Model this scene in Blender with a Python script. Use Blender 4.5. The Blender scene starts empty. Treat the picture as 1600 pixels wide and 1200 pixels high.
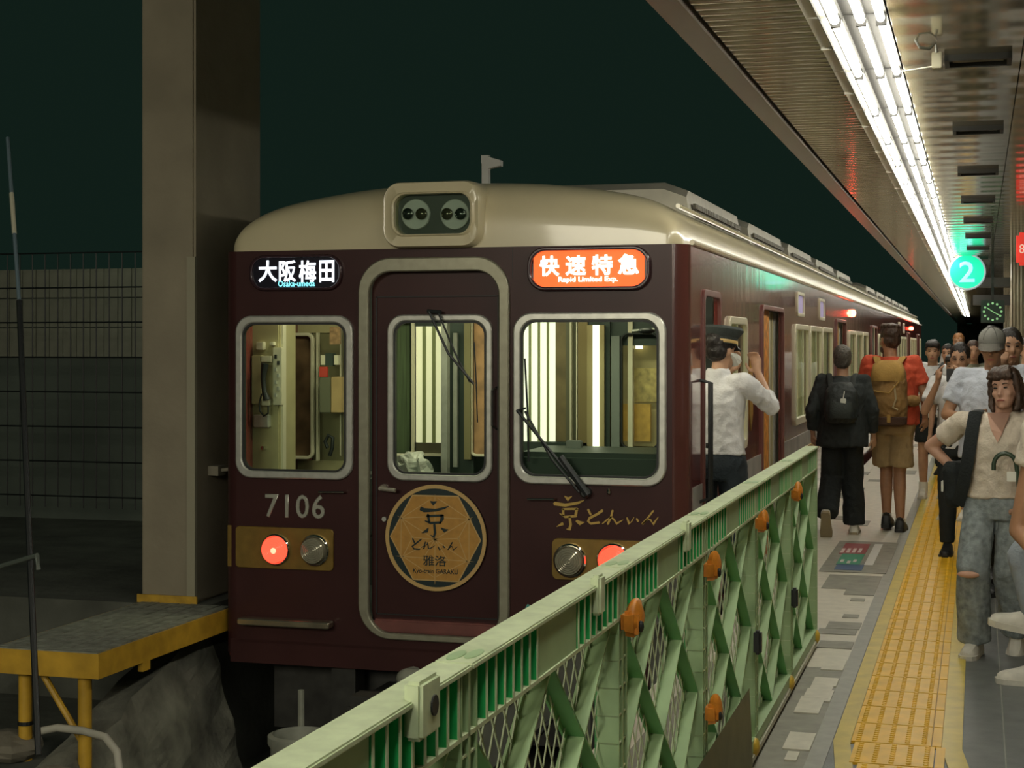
import bpy, bmesh, math, random
from mathutils import Vector, Matrix, noise, Euler
R=math.radians; PI=math.pi
sc=bpy.context.scene
# ------------------------------------------------------------------ camera, world, exposure
EYE=1.6; YAW=R(16.24); CS,SN=math.cos(YAW),math.sin(YAW)
cd=bpy.data.cameras.new('camera'); cam=bpy.data.objects.new('camera',cd); sc.collection.objects.link(cam)
cam.location=(0,0,EYE); cam.rotation_euler=(R(90),0,YAW)
cd.sensor_width=36; cd.lens=56.25; cd.shift_y=-0.0375; cd.clip_start=.05; cd.clip_end=300
sc.camera=cam
wd=bpy.data.worlds.new('world'); sc.world=wd; wd.use_nodes=True
wd.node_tree.nodes['Background'].inputs[0].default_value=(.43,1,.72,1)
wd.node_tree.nodes['Background'].inputs[1].default_value=.0125
vs=sc.view_settings; vs.view_transform='Standard'; vs.look='None'; vs.exposure=0; vs.gamma=1
try: vs.use_curve_mapping=False
except Exception: pass
TUBE=21.0
def light(name,loc,size,sy,energy,col,rot=(0,0,0)):
    l=bpy.data.lights.new(name,'AREA'); l.shape='RECTANGLE'; l.size=size; l.size_y=sy; l.energy=energy; l.color=col
    o=bpy.data.objects.new(name,l); sc.collection.objects.link(o); o.location=loc; o.rotation_euler=rot; return o
# added fills for far-left wall and train front, and cab and saloon ceiling lamps inside the train
light('wall_fill',(-6.6,11.2,2.9),1.6,.2,2.5,(.8,1,.75),(R(60),0,0))  # fill light added to bring out the dim tiled wall
light('front_fill',(-3.6,-5.5,4.2),5,2,430,(1,.93,.74),(R(74),0,R(-4)))  # unseen light behind the camera, added to brighten the train front
light('cab_lamp',(-2.9,8.99,2.1),2.2,.12,22,(1,.93,.68),(R(12),0,0))
light('saloon_lamp',(-2.9,18.5,2.1),.5,14,160,(1,.88,.6))

def W(px,py,X=None,Y=None,Z=None,d=None):
    """point seen at a photo position, on the plane X=, Y=, Z= or at depth d"""
    t=(px-800)/2500; k=(540-py)/2500
    ax=t*CS-SN; ay=t*SN+CS
    if d is None:
        if X is not None: d=X/ax
        elif Y is not None: d=Y/ay
        else: d=(Z-EYE)/k
    return Vector((ax*d,ay*d,EYE+k*d))
YF=8.77
def F(px,py,Y=YF):
    p=W(px,py,Y=Y); return (p.x,p.z)

# ------------------------------------------------------------------ materials
MATS={}
def mat(name,col,rough=.5,metal=0,emit=0,ecol=None,var=0,vs_=8,bump=0,bs=40,coat=0,spec=.5,stretch=None,alpha=1,trans=0):
    if name in MATS: return MATS[name]
    m=bpy.data.materials.new(name); m.use_nodes=True; nt=m.node_tree; b=nt.nodes['Principled BSDF']
    b.inputs['Base Color'].default_value=(*col,1); b.inputs['Roughness'].default_value=rough; b.inputs['Metallic'].default_value=metal
    b.inputs['Specular IOR Level'].default_value=spec; b.inputs['Coat Weight'].default_value=coat; b.inputs['Coat Roughness'].default_value=.06
    if trans: b.inputs['Transmission Weight'].default_value=trans
    if emit: b.inputs['Emission Color'].default_value=(*(ecol or col),1); b.inputs['Emission Strength'].default_value=emit
    if var or bump:
        tc=nt.nodes.new('ShaderNodeTexCoord'); mp=nt.nodes.new('ShaderNodeMapping'); nt.links.new(tc.outputs['Object'],mp.inputs[0])
        if stretch: mp.inputs['Scale'].default_value=stretch
    if var:
        n=nt.nodes.new('ShaderNodeTexNoise'); n.inputs['Scale'].default_value=vs_; n.inputs['Detail'].default_value=6
        nt.links.new(mp.outputs[0],n.inputs[0])
        r=nt.nodes.new('ShaderNodeValToRGB'); r.color_ramp.elements[0].position=.3; r.color_ramp.elements[1].position=.7
        r.color_ramp.elements[0].color=(*[c*(1-var) for c in col],1); r.color_ramp.elements[1].color=(*[min(1,c*(1+var)) for c in col],1)
        nt.links.new(n.outputs[0],r.inputs[0]); nt.links.new(r.outputs[0],b.inputs['Base Color'])
    if bump:
        n2=nt.nodes.new('ShaderNodeTexNoise'); n2.inputs['Scale'].default_value=bs; n2.inputs['Detail'].default_value=4
        nt.links.new(mp.outputs[0],n2.inputs[0]); bp=nt.nodes.new('ShaderNodeBump'); bp.inputs['Strength'].default_value=bump; bp.inputs['Distance'].default_value=.02
        nt.links.new(n2.outputs[0],bp.inputs['Height']); nt.links.new(bp.outputs[0],b.inputs['Normal'])
        if coat: nt.links.new(bp.outputs[0],b.inputs['Coat Normal'])
    MATS[name]=m; return m
def wavemat(name,col,rough,metal,scale,dist,dirn='Y',var=.1):
    m=mat(name,col,rough,metal,var=var,vs_=3); nt=m.node_tree; b=nt.nodes['Principled BSDF']
    tc=nt.nodes.new('ShaderNodeTexCoord'); w=nt.nodes.new('ShaderNodeTexWave'); w.bands_direction=dirn; w.inputs['Scale'].default_value=scale
    w.inputs['Distortion'].default_value=.6; w.inputs['Detail'].default_value=1
    nt.links.new(tc.outputs['Object'],w.inputs[0]); bp=nt.nodes.new('ShaderNodeBump'); bp.inputs['Distance'].default_value=dist; bp.inputs['Strength'].default_value=.7
    nt.links.new(w.outputs[1],bp.inputs['Height']); nt.links.new(bp.outputs[0],b.inputs['Normal']); return m
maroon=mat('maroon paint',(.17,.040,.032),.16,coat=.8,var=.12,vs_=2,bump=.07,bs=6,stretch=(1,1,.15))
maroon_shade=mat('maroon paint shaded front',(.046,.017,.016),.34,coat=.1,spec=.25,var=.12,vs_=3)  # same maroon as the sides, darkened in colour for the dim front
cream=mat('cream roof paint',(.60,.53,.34),.28,coat=.5,var=.05,vs_=3)
creamroof=mat('roof grey cream',(.36,.33,.24),.6,var=.15)
alu=mat('dull aluminium',(.55,.55,.49),.36,.6,var=.12,vs_=20)
frameal=mat('door frame metal',(.30,.29,.21),.4,.5,var=.1,vs_=20)
chrome=mat('chrome',(.75,.75,.72),.12,1)
black=mat('black rubber',(.012,.014,.014),.5)
glass=None
def mkglass():
    m=bpy.data.materials.new('window glass'); m.use_nodes=True; nt=m.node_tree; nt.nodes.remove(nt.nodes['Principled BSDF'])
    o=nt.nodes['Material Output']; tr=nt.nodes.new('ShaderNodeBsdfTransparent'); tr.inputs[0].default_value=(.86,.92,.86,1)
    g=nt.nodes.new('ShaderNodeBsdfGlossy'); g.inputs['Roughness'].default_value=.03; mx=nt.nodes.new('ShaderNodeMixShader'); lw_=nt.nodes.new('ShaderNodeLayerWeight'); pw_=nt.nodes.new('ShaderNodeMath'); pw_.operation='POWER'; pw_.inputs[1].default_value=5; nt.links.new(lw_.outputs['Facing'],pw_.inputs[0]); fr=nt.nodes.new('ShaderNodeMath'); fr.operation='MULTIPLY_ADD'; fr.inputs[1].default_value=.4; fr.inputs[2].default_value=.025; nt.links.new(pw_.outputs[0],fr.inputs[0])
    nt.links.new(fr.outputs[0],mx.inputs[0]); nt.links.new(tr.outputs[0],mx.inputs[1]); nt.links.new(g.outputs[0],mx.inputs[2]); nt.links.new(mx.outputs[0],o.inputs[0]); return m
glass=mkglass()
gold=mat('gold badge paint',(.48,.25,.05),.45,.2,var=.1,vs_=30)
golddark=mat('bronze panel',(.23,.145,.03),.4,.4,var=.15,vs_=15)
palegold=mat('pale gold line',(.55,.36,.13),.5)
badgeblack=mat('badge black',(.006,.02,.02),.4)
concrete=mat('concrete',(.22,.20,.15),.9,var=.25,vs_=3,bump=.3,bs=12)
darkconc=mat('dark concrete',(.10,.105,.085),.95,var=.4,vs_=2,bump=.5,bs=8)
voidm=mat('tunnel dark paint',(.10,.12,.10),.9,var=.25,vs_=1.2)
steel=mat('dark steel',(.05,.05,.045),.5,.6,var=.3)
greenp=mat('pale green plastic',(.33,.47,.25),.5,var=.08,vs_=12)
greent=mat('lighter green plastic',(.52,.60,.38),.6,var=.12,vs_=25)  # lighter green for caps, flanges, rungs and rib edges
greend=mat('deep green plastic',(.02,.46,.12),.5,var=.1,vs_=12)
orangep=mat('orange plastic',(.62,.22,.02),.45,var=.2,vs_=40)
yellowp=mat('yellow paint',(.50,.30,.03),.5,var=.25,vs_=12)
whitep=mat('white plastic',(.7,.7,.62),.5)
# ------------------------------------------------------------------ geometry helpers
def link(name,me,m,parent=None):
    o=bpy.data.objects.new(name,me); sc.collection.objects.link(o)
    if m is not None and not me.materials: me.materials.append(m)
    if parent is not None:
        o.parent=parent; o.matrix_parent_inverse=PM[parent.name].inverted()
        PM[o.name]=PM.get(o.name,Matrix())
    else: PM[o.name]=Matrix()
    return o
PM={}
def thing(name,label,cat,loc=(0,0,0),rz=0,group=None):
    o=bpy.data.objects.new(name,None); sc.collection.objects.link(o); o.location=loc; o.rotation_euler=(0,0,rz)
    o['label']=label; o['category']=cat
    if group: o['group']=group
    PM[o.name]=Matrix.Translation(loc)@Matrix.Rotation(rz,4,'Z'); return o
def tag(o,label,cat,group=None):
    o['label']=label; o['category']=cat
    if group: o['group']=group
    return o
def struct(o): o['kind']='structure'; return o
def obj(name,bm,m,parent=None,smooth=False,local=False):
    me=bpy.data.meshes.new(name); bm.normal_update(); bm.to_mesh(me); bm.free()
    if smooth:
        for p in me.polygons: p.use_smooth=True
        try: me.set_sharp_from_angle(angle=R(smooth if smooth is not True else 40))
        except Exception: pass
    o=link(name,me,m,parent)
    if local and parent is not None: o.matrix_parent_inverse=Matrix()
    return o
def B(): return bmesh.new()
def bx(bm,x0,x1,y0,y1,z0,z1,M=None,bev=0):
    v=[bm.verts.new((x,y,z)) for x in (x0,x1) for y in (y0,y1) for z in (z0,z1)]
    f=[(0,1,3,2),(4,6,7,5),(0,4,5,1),(2,3,7,6),(0,2,6,4),(1,5,7,3)]
    fs=[bm.faces.new([v[i] for i in q]) for q in f]
    if bev:
        es={e for q in fs for e in q.edges}
        r=bmesh.ops.bevel(bm,geom=list(es),offset=bev,segments=2,affect='EDGES'); v=list({w for q in r['faces'] for w in q.verts}|{w for w in v if w.is_valid})
    if M: bmesh.ops.transform(bm,matrix=M,verts=[w for w in v if w.is_valid])
    return bm
def box(name,m,parent,x0,x1,y0,y1,z0,z1,bev=0,M=None): return obj(name,bx(B(),min(x0,x1),max(x0,x1),min(y0,y1),max(y0,y1),min(z0,z1),max(z0,z1),M,bev),m,parent)
def tube(bm,pts,rad,n=8,flat=None,cap=True):
    pts=[Vector(p) for p in pts]; rad=[rad]*len(pts) if not hasattr(rad,'__len__') else rad
    rings=[]; up=None
    for i,p in enumerate(pts):
        a=pts[max(i-1,0)]; b=pts[min(i+1,len(pts)-1)]; t=(b-a).normalized()
        if up is None: up=Vector((0,0,1)) if abs(t.z)<.9 else Vector((0,1,0))
        s=t.cross(up).normalized(); up=s.cross(t).normalized()
        ru,rs=(rad[i] if hasattr(rad[i],'__len__') else (rad[i],rad[i]))
        rings.append([bm.verts.new(p+s*math.cos(2*PI*k/n)*rs+up*math.sin(2*PI*k/n)*ru) for k in range(n)])
    for i in range(len(rings)-1):
        for k in range(n): bm.faces.new([rings[i][k],rings[i][(k+1)%n],rings[i+1][(k+1)%n],rings[i+1][k]])
    if cap: bm.faces.new(rings[0][::-1]); bm.faces.new(rings[-1])
    return bm
def capsule(bm,a,b,ra,rb,n=10):
    a=Vector(a); b=Vector(b); t=(b-a); L=t.length or 1e-6; t=t/L; P=[];Q=[]
    for k in (80,50,20): P.append(a-t*ra*math.sin(R(k))); Q.append(ra*math.cos(R(k)))
    P.append(a);Q.append(ra);P.append(b);Q.append(rb)
    for k in (20,50,80): P.append(b+t*rb*math.sin(R(k))); Q.append(rb*math.cos(R(k)))
    return tube(bm,P,Q,n)
def ell(bm,c,r,M=None,u=12,v=8):
    g=bmesh.ops.create_uvsphere(bm,u_segments=u,v_segments=v,radius=1,matrix=Matrix.Translation(c)@(M or Matrix())@Matrix.Diagonal((*r,1))); return g
def lathe(bm,prof,c,axis='Z',n=24):
    """prof: (radius, height) closed at both ends"""
    rings=[]
    for r,h in prof:
        q=[]
        for k in range(n):
            a=2*PI*k/n; x,y=r*math.cos(a),r*math.sin(a)
            p={'Z':(x,y,h),'Y':(x,h,y),'X':(h,x,y)}[axis]; q.append(bm.verts.new(Vector(c)+Vector(p)))
        rings.append(q)
    for i in range(len(rings)-1):
        for k in range(n): bm.faces.new([rings[i][k],rings[i][(k+1)%n],rings[i+1][(k+1)%n],rings[i+1][k]])
    bm.faces.new(rings[0][::-1]); bm.faces.new(rings[-1]); bmesh.ops.recalc_face_normals(bm,faces=bm.faces[:]); return bm
def rrect(x0,x1,z0,z1,r,n=6):
    x0,x1=min(x0,x1),max(x0,x1); z0,z1=min(z0,z1),max(z0,z1); P=[]
    for cx,cz,a0 in ((x1-r,z1-r,0),(x0+r,z1-r,90),(x0+r,z0+r,180),(x1-r,z0+r,270)):
        for k in range(n+1): a=R(a0+90*k/n); P.append((cx+r*math.cos(a),cz+r*math.sin(a)))
    return P
def rect(x0,x1,z0,z1): return [(x0,z0),(x1,z0),(x1,z1),(x0,z1)]
def platemesh(loops,th,bevel=0):
    cu=bpy.data.curves.new('tmp','CURVE'); cu.dimensions='2D'; cu.fill_mode='BOTH'; cu.extrude=max(th/2-bevel,.0001); cu.bevel_depth=bevel; cu.bevel_resolution=1
    if bevel: cu.offset=-bevel
    for lp in loops:
        s=cu.splines.new('POLY'); s.points.add(len(lp)-1); s.use_cyclic_u=True
        for i,p in enumerate(lp): s.points[i].co=(p[0],p[1],0,1)
    o=bpy.data.objects.new('tmp',cu); sc.collection.objects.link(o)
    me=bpy.data.meshes.new_from_object(o.evaluated_get(bpy.context.evaluated_depsgraph_get())); bpy.data.objects.remove(o); bpy.data.curves.remove(cu)
    me.materials.clear(); return me
def plate(name,loops,m,parent,Y=None,X=None,Z=None,th=.01,bevel=0,M=None):
    """flat piece with holes; Y=: in the XZ plane (centre at Y), X=: in the YZ plane, Z=: in the XY plane"""
    me=platemesh(loops,th,bevel); me.name=name
    if M is None:
        if Y is not None: M=Matrix(((1,0,0,0),(0,0,1,Y),(0,1,0,0),(0,0,0,1)))
        elif X is not None: M=Matrix(((0,0,1,X),(1,0,0,0),(0,1,0,0),(0,0,0,1)))
        else: M=Matrix.Translation((0,0,Z))
    me.transform(M); 
    if Y is not None: me.flip_normals()
    return link(name,me,m,parent)
def text(name,s,m,parent,c,w,h,th=.003,bold=0,rot=None,space=1):
    """lettering centred at c, w wide, h high; rot maps the text plane (x right, y up) to the world"""
    cu=bpy.data.curves.new('t','FONT'); cu.body=s; cu.extrude=.002; cu.bevel_depth=bold; cu.bevel_resolution=0; cu.space_character=space; cu.resolution_u=3
    o=bpy.data.objects.new('t',cu); sc.collection.objects.link(o)
    me=bpy.data.meshes.new_from_object(o.evaluated_get(bpy.context.evaluated_depsgraph_get())); bpy.data.objects.remove(o); bpy.data.curves.remove(cu)
    me.materials.clear(); me.name=name
    xs=[v.co.x for v in me.vertices]; ys=[v.co.y for v in me.vertices]
    sx=w/(max(xs)-min(xs)); sy=h/(max(ys)-min(ys)); zz=max(v.co.z for v in me.vertices)*2
    M=Matrix.Translation(c)@(rot or Matrix.Rotation(R(90),4,'X'))@Matrix.Diagonal((sx,sy,th/zz,1))@Matrix.Translation((-(max(xs)+min(xs))/2,-(max(ys)+min(ys))/2,0))
    me.transform(M); return link(name,me,m,parent)
def copytree(root,loc=None,rz=None,label=None):
    r=root.copy(); sc.collection.objects.link(r)
    if loc is not None: r.location=loc
    if rz is not None: r.rotation_euler=(0,0,rz)
    if label: r['label']=label
    for ch in list(root.children):
        c=ch.copy(); sc.collection.objects.link(c); c.parent=r
        for g in ch.children:
            d=g.copy(); sc.collection.objects.link(d); d.parent=c
    return r
def remesh(bm,vox,smooth=2,nz=0,ns=6,seed=0):
    me=bpy.data.meshes.new('r'); bm.to_mesh(me); bm.free(); o=bpy.data.objects.new('r',me); sc.collection.objects.link(o)
    md=o.modifiers.new('r','REMESH'); md.mode='VOXEL'; md.voxel_size=vox; md.use_smooth_shade=True
    if smooth: sm=o.modifiers.new('s','SMOOTH'); sm.iterations=smooth; sm.factor=.5
    r=bpy.data.meshes.new_from_object(o.evaluated_get(bpy.context.evaluated_depsgraph_get())); bpy.data.objects.remove(o); bpy.data.meshes.remove(me)
    if nz:
        off=Vector((seed*3.7,seed*1.3,0))
        ve=r.vertices; nn=[v.normal.copy() for v in ve]
        for v,n in zip(ve,nn):
            p=v.co
            q=Vector((p.x*ns,p.y*ns,p.z*ns*.8))+off
            f=noise.noise(q)+.6*(1-abs(noise.noise(q*2.3))*2.2)
            v.co=p+n*(f*nz)
    for p in r.polygons: p.use_smooth=True
    return r
# ================================================================== SETTING
XC=-2.955; XL,XR=-4.37,-1.54; EDGE=-1.46
CZ=2.9      # platform ceiling
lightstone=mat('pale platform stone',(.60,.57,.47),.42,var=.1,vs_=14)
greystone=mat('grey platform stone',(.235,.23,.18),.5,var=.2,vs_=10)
asphalt=mat('dark grey platform',(.14,.15,.145),.45,var=.2,vs_=8,bump=.1,bs=120)
borderm=mat('grey border strip',(.30,.30,.26),.5,var=.12,vs_=14)
struct(box('floor',asphalt,None,EDGE,4.5,-20,100,-1.1,0))
fl=bpy.data.objects['floor']
# pale paving band beside the train with darker mosaic tiles laid in it
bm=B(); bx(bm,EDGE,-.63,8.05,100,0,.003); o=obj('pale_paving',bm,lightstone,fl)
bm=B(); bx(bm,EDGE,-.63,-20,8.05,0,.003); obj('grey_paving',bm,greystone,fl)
bm=B(); bx(bm,-.635,-.565,-20,100,0,.0045); obj('border_strip',bm,borderm,fl)
bm=B(); bx(bm,EDGE,EDGE+.14,-20,100,0,.006); obj('edge_coping',bm,lightstone,fl)
bm=B(); bx(bm,.10,.105,3,60,.0,.003); obj('floor_joint',bm,borderm,fl)
random.seed(4)
def gtile(x0,y0,x1,y1,m=greystone,z=.006):
    # corner pixels of a mosaic patch read off the floor plane
    a=W(x0,y0,Z=0); b=W(x1,y1,Z=0)
    X0,X1=sorted((a.x,b.x)); Y0,Y1=sorted((a.y,b.y)); X0=max(X0,EDGE+.01); X1=min(X1,-.637)
    if X1>X0 and Y1>Y0: box('paving_tile',m,fl,X0,X1,Y0,Y1,.001,z+.00012*(len(fl.children)%23))
for q in ((1283,920,1379,902),(1318,930,1370,923),(1328,940,1352,937),(1316,966,1343,962),(1290,983,1347,975),
          (1276,991,1340,986),(1276,1013,1335,1005),(1336,1030,1352,1016),(1290,1046,1302,1044),
          (1268,794,1300,788),(1300,779,1335,772),(1330,768,1352,763),(1300,757,1330,755),(1340,742,1360,738),(1335,822,1360,815),(1300,812,1330,808),(1376,770,1396,765),(1386,745,1400,740),(1392,730,1404,727)):
    gtile(*q)
for q in ((1265,1078,1308,1062),(1283,1098,1318,1082),(1300,1110,1315,1100),(1240,1115,1290,1092),(1284,1138,1293,1122),(1222,1172,1292,1150),(1282,1048,1330,1034),(1255,1092,1300,1080),(1300,1075,1335,1064),(1225,1190,1250,1178),(1290,1130,1318,1118)):
    gtile(*q,m=lightstone,z=.008)
for i in range(46):
    y=19+i*1.35+random.random(); x=-1.3+random.random()*.5
    box('paving_tile',greystone,fl,x,min(x+.12+.25*random.random(),-.73),y,y+.2+.5*random.random(),.001,.006)
# printed floor notice
n=thing('floor_notice','dark floor sticker with red, green and blue printed panels beside the yellow strip','sign',(-1.0,11.9,0))
def gn(name,x0,y0,x1,y1,m,z):
    a=W(x0,y1,Z=0); b=W(x1,y0,Z=0); c=W(x0,y0,Z=0)
    X0,X1=a.x,W(x1,y1,Z=0).x; return box(name,m,n,X0,X1,a.y,b.y,.004,z)
gn('backing',1279,849,1386,894,greystone,.009)
gn('red_panel',1311,852,1352,867,mat('print red',(.30,.07,.07),.5),.012)
gn('white_panel',1350,852,1364,885,mat('print white',(.6,.6,.55),.5),.011)
gn('green_panel',1306,868,1343,884,mat('print green',(.05,.27,.15),.5),.012)
gn('blue_panel',1303,885,1347,892,mat('print blue',(.05,.10,.2),.5),.012)
pw=mat('print pale lettering',(.6,.5,.47),.5)
for i in range(4): q=W(1317+i*9,860,Z=.013); box('lettering',pw,n,q.x-.012,q.x+.012,q.y-.13,q.y+.13,.012,.0135)
for i in range(3): q=W(1316+i*10,876+(i%2)*2,Z=.013); box('pictogram',pw,n,q.x-.012,q.x+.012,q.y-.07,q.y+.07,.012,.0135)
# yellow tactile paving: every tile its own piece
ty=mat('yellow tactile tile',(.74,.43,.015),.42,spec=.25,var=.14,vs_=9); tm=mat('olive yellow margin',(.54,.41,.05),.4,var=.15,vs_=9)
ts=thing('tactile_strip','yellow tactile paving strip of studded tiles running along the platform','paving strip',(-.33,8,0))
def tilemesh():
    bm=B(); bx(bm,-.155,.155,.005,.325,0,.010)
    for i in range(9):
        for j in range(5):
            x=-.128+j*.064; y=.03+i*.034; lathe(bm,[(.011,.010),(.008,.0145)],(x,y,0),'Z',6)
    me=bpy.data.meshes.new('tile'); bm.to_mesh(me); bm.free(); return me
tme=tilemesh(); tme.materials.append(ty)
stripme=bpy.data.meshes.new('edge_tile'); bm=B(); bx(bm,.16,.195,.005,.325,0,.010); bm.to_mesh(bm and stripme); bm.free(); stripme.materials.append(ty)
def kx(y): return -.335+ (.10*(6.55-y) if y<6.55 else 0)
for i in range(150):
    y=2.56+i*.333
    for me in ((tme,stripme) if i<60 else (tme,)):
        o=link(me.name if me is tme else 'edge_tile',me,None,ts); o.matrix_parent_inverse=Matrix(); o.location=(kx(y+.16)+.33,y-8,.001)
bm=B()
for s,(a,b) in enumerate(((-.225,-.158),(.197,.275))):
    P=[(kx(2)+a,2),(kx(6.55)+a,6.55),(a-.335,90),(b-.335,90),(kx(6.55)+b,6.55),(kx(2)+b,2)]
    lo=[bm.verts.new((x,y,.0)) for x,y in P]; hi=[bm.verts.new((x,y,.009)) for x,y in P]
    for q in ((0,1,4,5),(1,2,3,4)): bm.faces.new([hi[k] for k in q][::-1])
    for k in range(6): bm.faces.new([lo[k],lo[(k+1)%6],hi[(k+1)%6],hi[k]])
obj('margin',bm,tm,ts)
bm=B(); bx(bm,-.50,-.13,6.55,85,0,.004); obj('joint_bed',bm,mat('joint shade',(.40,.24,.03),.6),ts)
# track bed, rails, tunnel shell
struct(box('trim_1',darkconc,None,-4.55,EDGE,-20,100,-1.3,-1.1))           # track bed
struct(box('wall_back',darkconc,None,-1.2,6,100,100.2,-1.3,CZ))
struct(box('wall_right',mat('beige tiled wall',(.45,.34,.2),.5,var=.1),None,4.5,4.7,-20,100,0,CZ))
struct(box('trim_3',voidm,None,-1.25,-1.2,-20,100,CZ+.1,4.6))
for x in (-.72,.72):
    bm=B(); bx(bm,XC+x-.035,XC+x+.035,-2,90,-1.0,-.96); bx(bm,XC+x-.01,XC+x+.01,-2,90,-1.09,-1.0); bx(bm,XC+x-.06,XC+x+.06,-2,90,-1.1,-1.09)
    tag(obj('rail',bm,steel),('left' if x<0 else 'right')+' steel running rail of the track under the train','rail','running rails')
# left side: lower ledge, dark base wall, distant lit wall with grid
struct(box('trim_4',darkconc,None,-12,-4.55,-6,8.9,-1.3,-.62)); struct(box('trim_5',darkconc,None,-12,-4.55,8.9,60,-1.3,0))
bm=B() # sloping rough concrete footing right of the yellow platform
P=[(-4.55,8.95,-.10),(-4.55,6.2,-.98),(-4.30,6.2,-1.1),(-4.30,8.95,-1.1),(-4.75,8.95,-.10),(-4.75,6.2,-.98)]
v=[bm.verts.new(p) for p in P]
for q in ((0,1,2,3),(4,5,1,0)): bm.faces.new([v[k] for k in q])
bmesh.ops.subdivide_edges(bm,edges=bm.edges[:],cuts=14,use_grid_fill=True)
for w_ in bm.verts: w_.co+=Vector((noise.noise(w_.co*4)*.05,0,noise.noise(w_.co*5+Vector((3,0,0)))*.05))
struct(obj('trim_6',bm,mat('rough rubble concrete',(.16,.16,.125),.95,var=.5,vs_=5,bump=.8,bs=14)))
# far-left wire mesh screen in front of a faintly lit tiled wall
tw=thing('tiled_screen_wall','dim tiled wall behind a wire grid left of the concrete pillar','wall',(-7.5,13,0))
tilem=mat('dim grey wall tiles',(.26,.26,.20),.6,var=.5,vs_=1.5)
me=bpy.data.meshes.new('tile'); bm=B(); bx(bm,0,.135,0,.03,0,.26,None); bm.to_mesh(me); bm.free(); me.materials.append(tilem)
box('backing',voidm,tw,-9.2,-5.2,13.05,13.15,0,2.3)
for i in range(27):
    for j in range(3):
        o=link('tile',me,None,tw); o.matrix_parent_inverse=Matrix(); o.location=(-9.1+i*.142+7.5,13.02-13,1.5+j*.272)
g=thing('wire_grid','dark wire grid fence standing before the dim wall at left','fence',(-7.2,12.2,0))
bm=B()
for i in range(30): x=-8.9+i*.125; tube(bm,[(x,12.2,0.2),(x,12.2,2.4)],.006,5)
obj('upright_wires',bm,black,g)['kind']='stuff'
bm=B()
for j in range(8): tube(bm,[(-9,12.19,.3+j*.3),(-5.2,12.19,.3+j*.3)],.007,5)
obj('cross_wires',bm,black,g)['kind']='stuff'
box('frame_post',black,g,-5.25,-5.2,12.15,12.25,0,2.4)
# pillar
struct(box('trim_7',mat('painted pillar',(.27,.235,.165),.8,var=.14,vs_=2.5,bump=.1,bs=30),None,-5.02,-4.65,8.95,9.9,0,4.6,bev=.015))
pl=bpy.data.objects['trim_7']
box('base_trim',yellowp,pl,-5.04,-4.63,8.932,8.948,0,.05)
box('edge_light_strip',mat('light on pillar edge',(.32,.30,.21),.7),pl,-4.70,-4.645,8.94,8.97,.05,2.15)  # pale strip painted as light grazing the pillar edge
jb=thing('junction_bracket','small pale bracket on the dark pillar side left of the train','bracket',(-4.5,9.0,.8))
p=W(342,735,X=-4.6); box('plate',concrete,jb,p.x-.05,p.x+.02,p.y-.05,p.y+.05,p.z-.03,p.z+.03); bm=B(); tube(bm,[(p.x,p.y,p.z),(p.x+.08,p.y,p.z+.01)],.012); obj('stub',bm,concrete,jb)
# leaning pole and rail at far left
po=thing('leaning_pole','thin pale leaning pole at the far left edge','pole',tuple(W(60,1120,d=7.6)))
a=W(12,215,d=9.2); b=W(30,470,d=8.8); c=W(60,1180,d=7.6)
bm=B(); tube(bm,[a,b],.011); obj('upper_tube',bm,mat('blue grey tube',(.12,.17,.2),.4),po)
bm=B(); tube(bm,[a.lerp(b,.35),a.lerp(b,.6)],.013); obj('pale_band',bm,mat('pale band',(.5,.48,.36),.5),po)
bm=B(); tube(bm,[b,c],.016); obj('lower_tube',bm,black,po)
bm=B(); tube(bm,[W(0,885,d=8.2),W(58,868,d=8.0),W(60,890,d=8.0)],.013); tag(obj('handrail',bm,mat('dim rail',(.10,.12,.10),.5)),'dim horizontal handrail stub at the left edge','rail')
# yellow edged crew platform
cp=thing('crew_platform','small crew platform with yellow edge beam, slatted grey top and yellow pipe legs','platform',(-4.66,7.4,-.62))
X0,X1,Y0,Y1=-5.02,-4.375,7.36,9.2
yb=mat('yellow beam paint',(.56,.33,.03),.5,var=.2,vs_=8)
box('edge_beam',yb,cp,X1-.012,X1,Y0,8.90,-.13,0); box('edge_beam',yb,cp,X0,X1-.012,Y0,Y0+.012,-.13,0); box('edge_beam',yb,cp,X0,X0+.012,Y0,8.90,-.13,0)
slat=mat('worn grey tread board',(.25,.26,.21),.8,var=.35,vs_=14,bump=.4,bs=40)
nb=9; wv=(X1-X0-.03)/nb
for i in range(nb): box('tread_slat',slat,cp,X0+.015+i*wv,X0+.015+(i+.82)*wv,Y0+.10,8.93,-.03,.004+.002*(i%2))
for k in range(2): box('end_board',slat,cp,X0+.01,X1-.01,Y0+.005+k*.047,Y0+.045+k*.047,-.03,.006)
box('deck',mat('dark deck',(.03,.035,.03),.9),cp,X0+.012,X1-.012,Y0+.012,8.93,-.10,-.02)
for x,y,z in ((X0+.12,7.5,-.62),(X1-.14,7.46,-1.1)): bm=B(); tube(bm,[(x,y,z),(x,y,-.12)],.036,14); l=obj('leg',bm,yb,cp,True)
bm=B(); tube(bm,[(X0+.22,7.49,-.13),(X1-.14,7.47,-.52)],.018,8); obj('brace',bm,yb,cp)
box('lug',yb,cp,X1-.03,X1,7.82,7.9,-.18,-.13)
bm=B(); lathe(bm,[(.037,-.01),(.042,-.01),(.042,.01),(.037,.01)],(X0+.12,7.5,-.42),'Z',14); obj('band',bm,black,cp)
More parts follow.
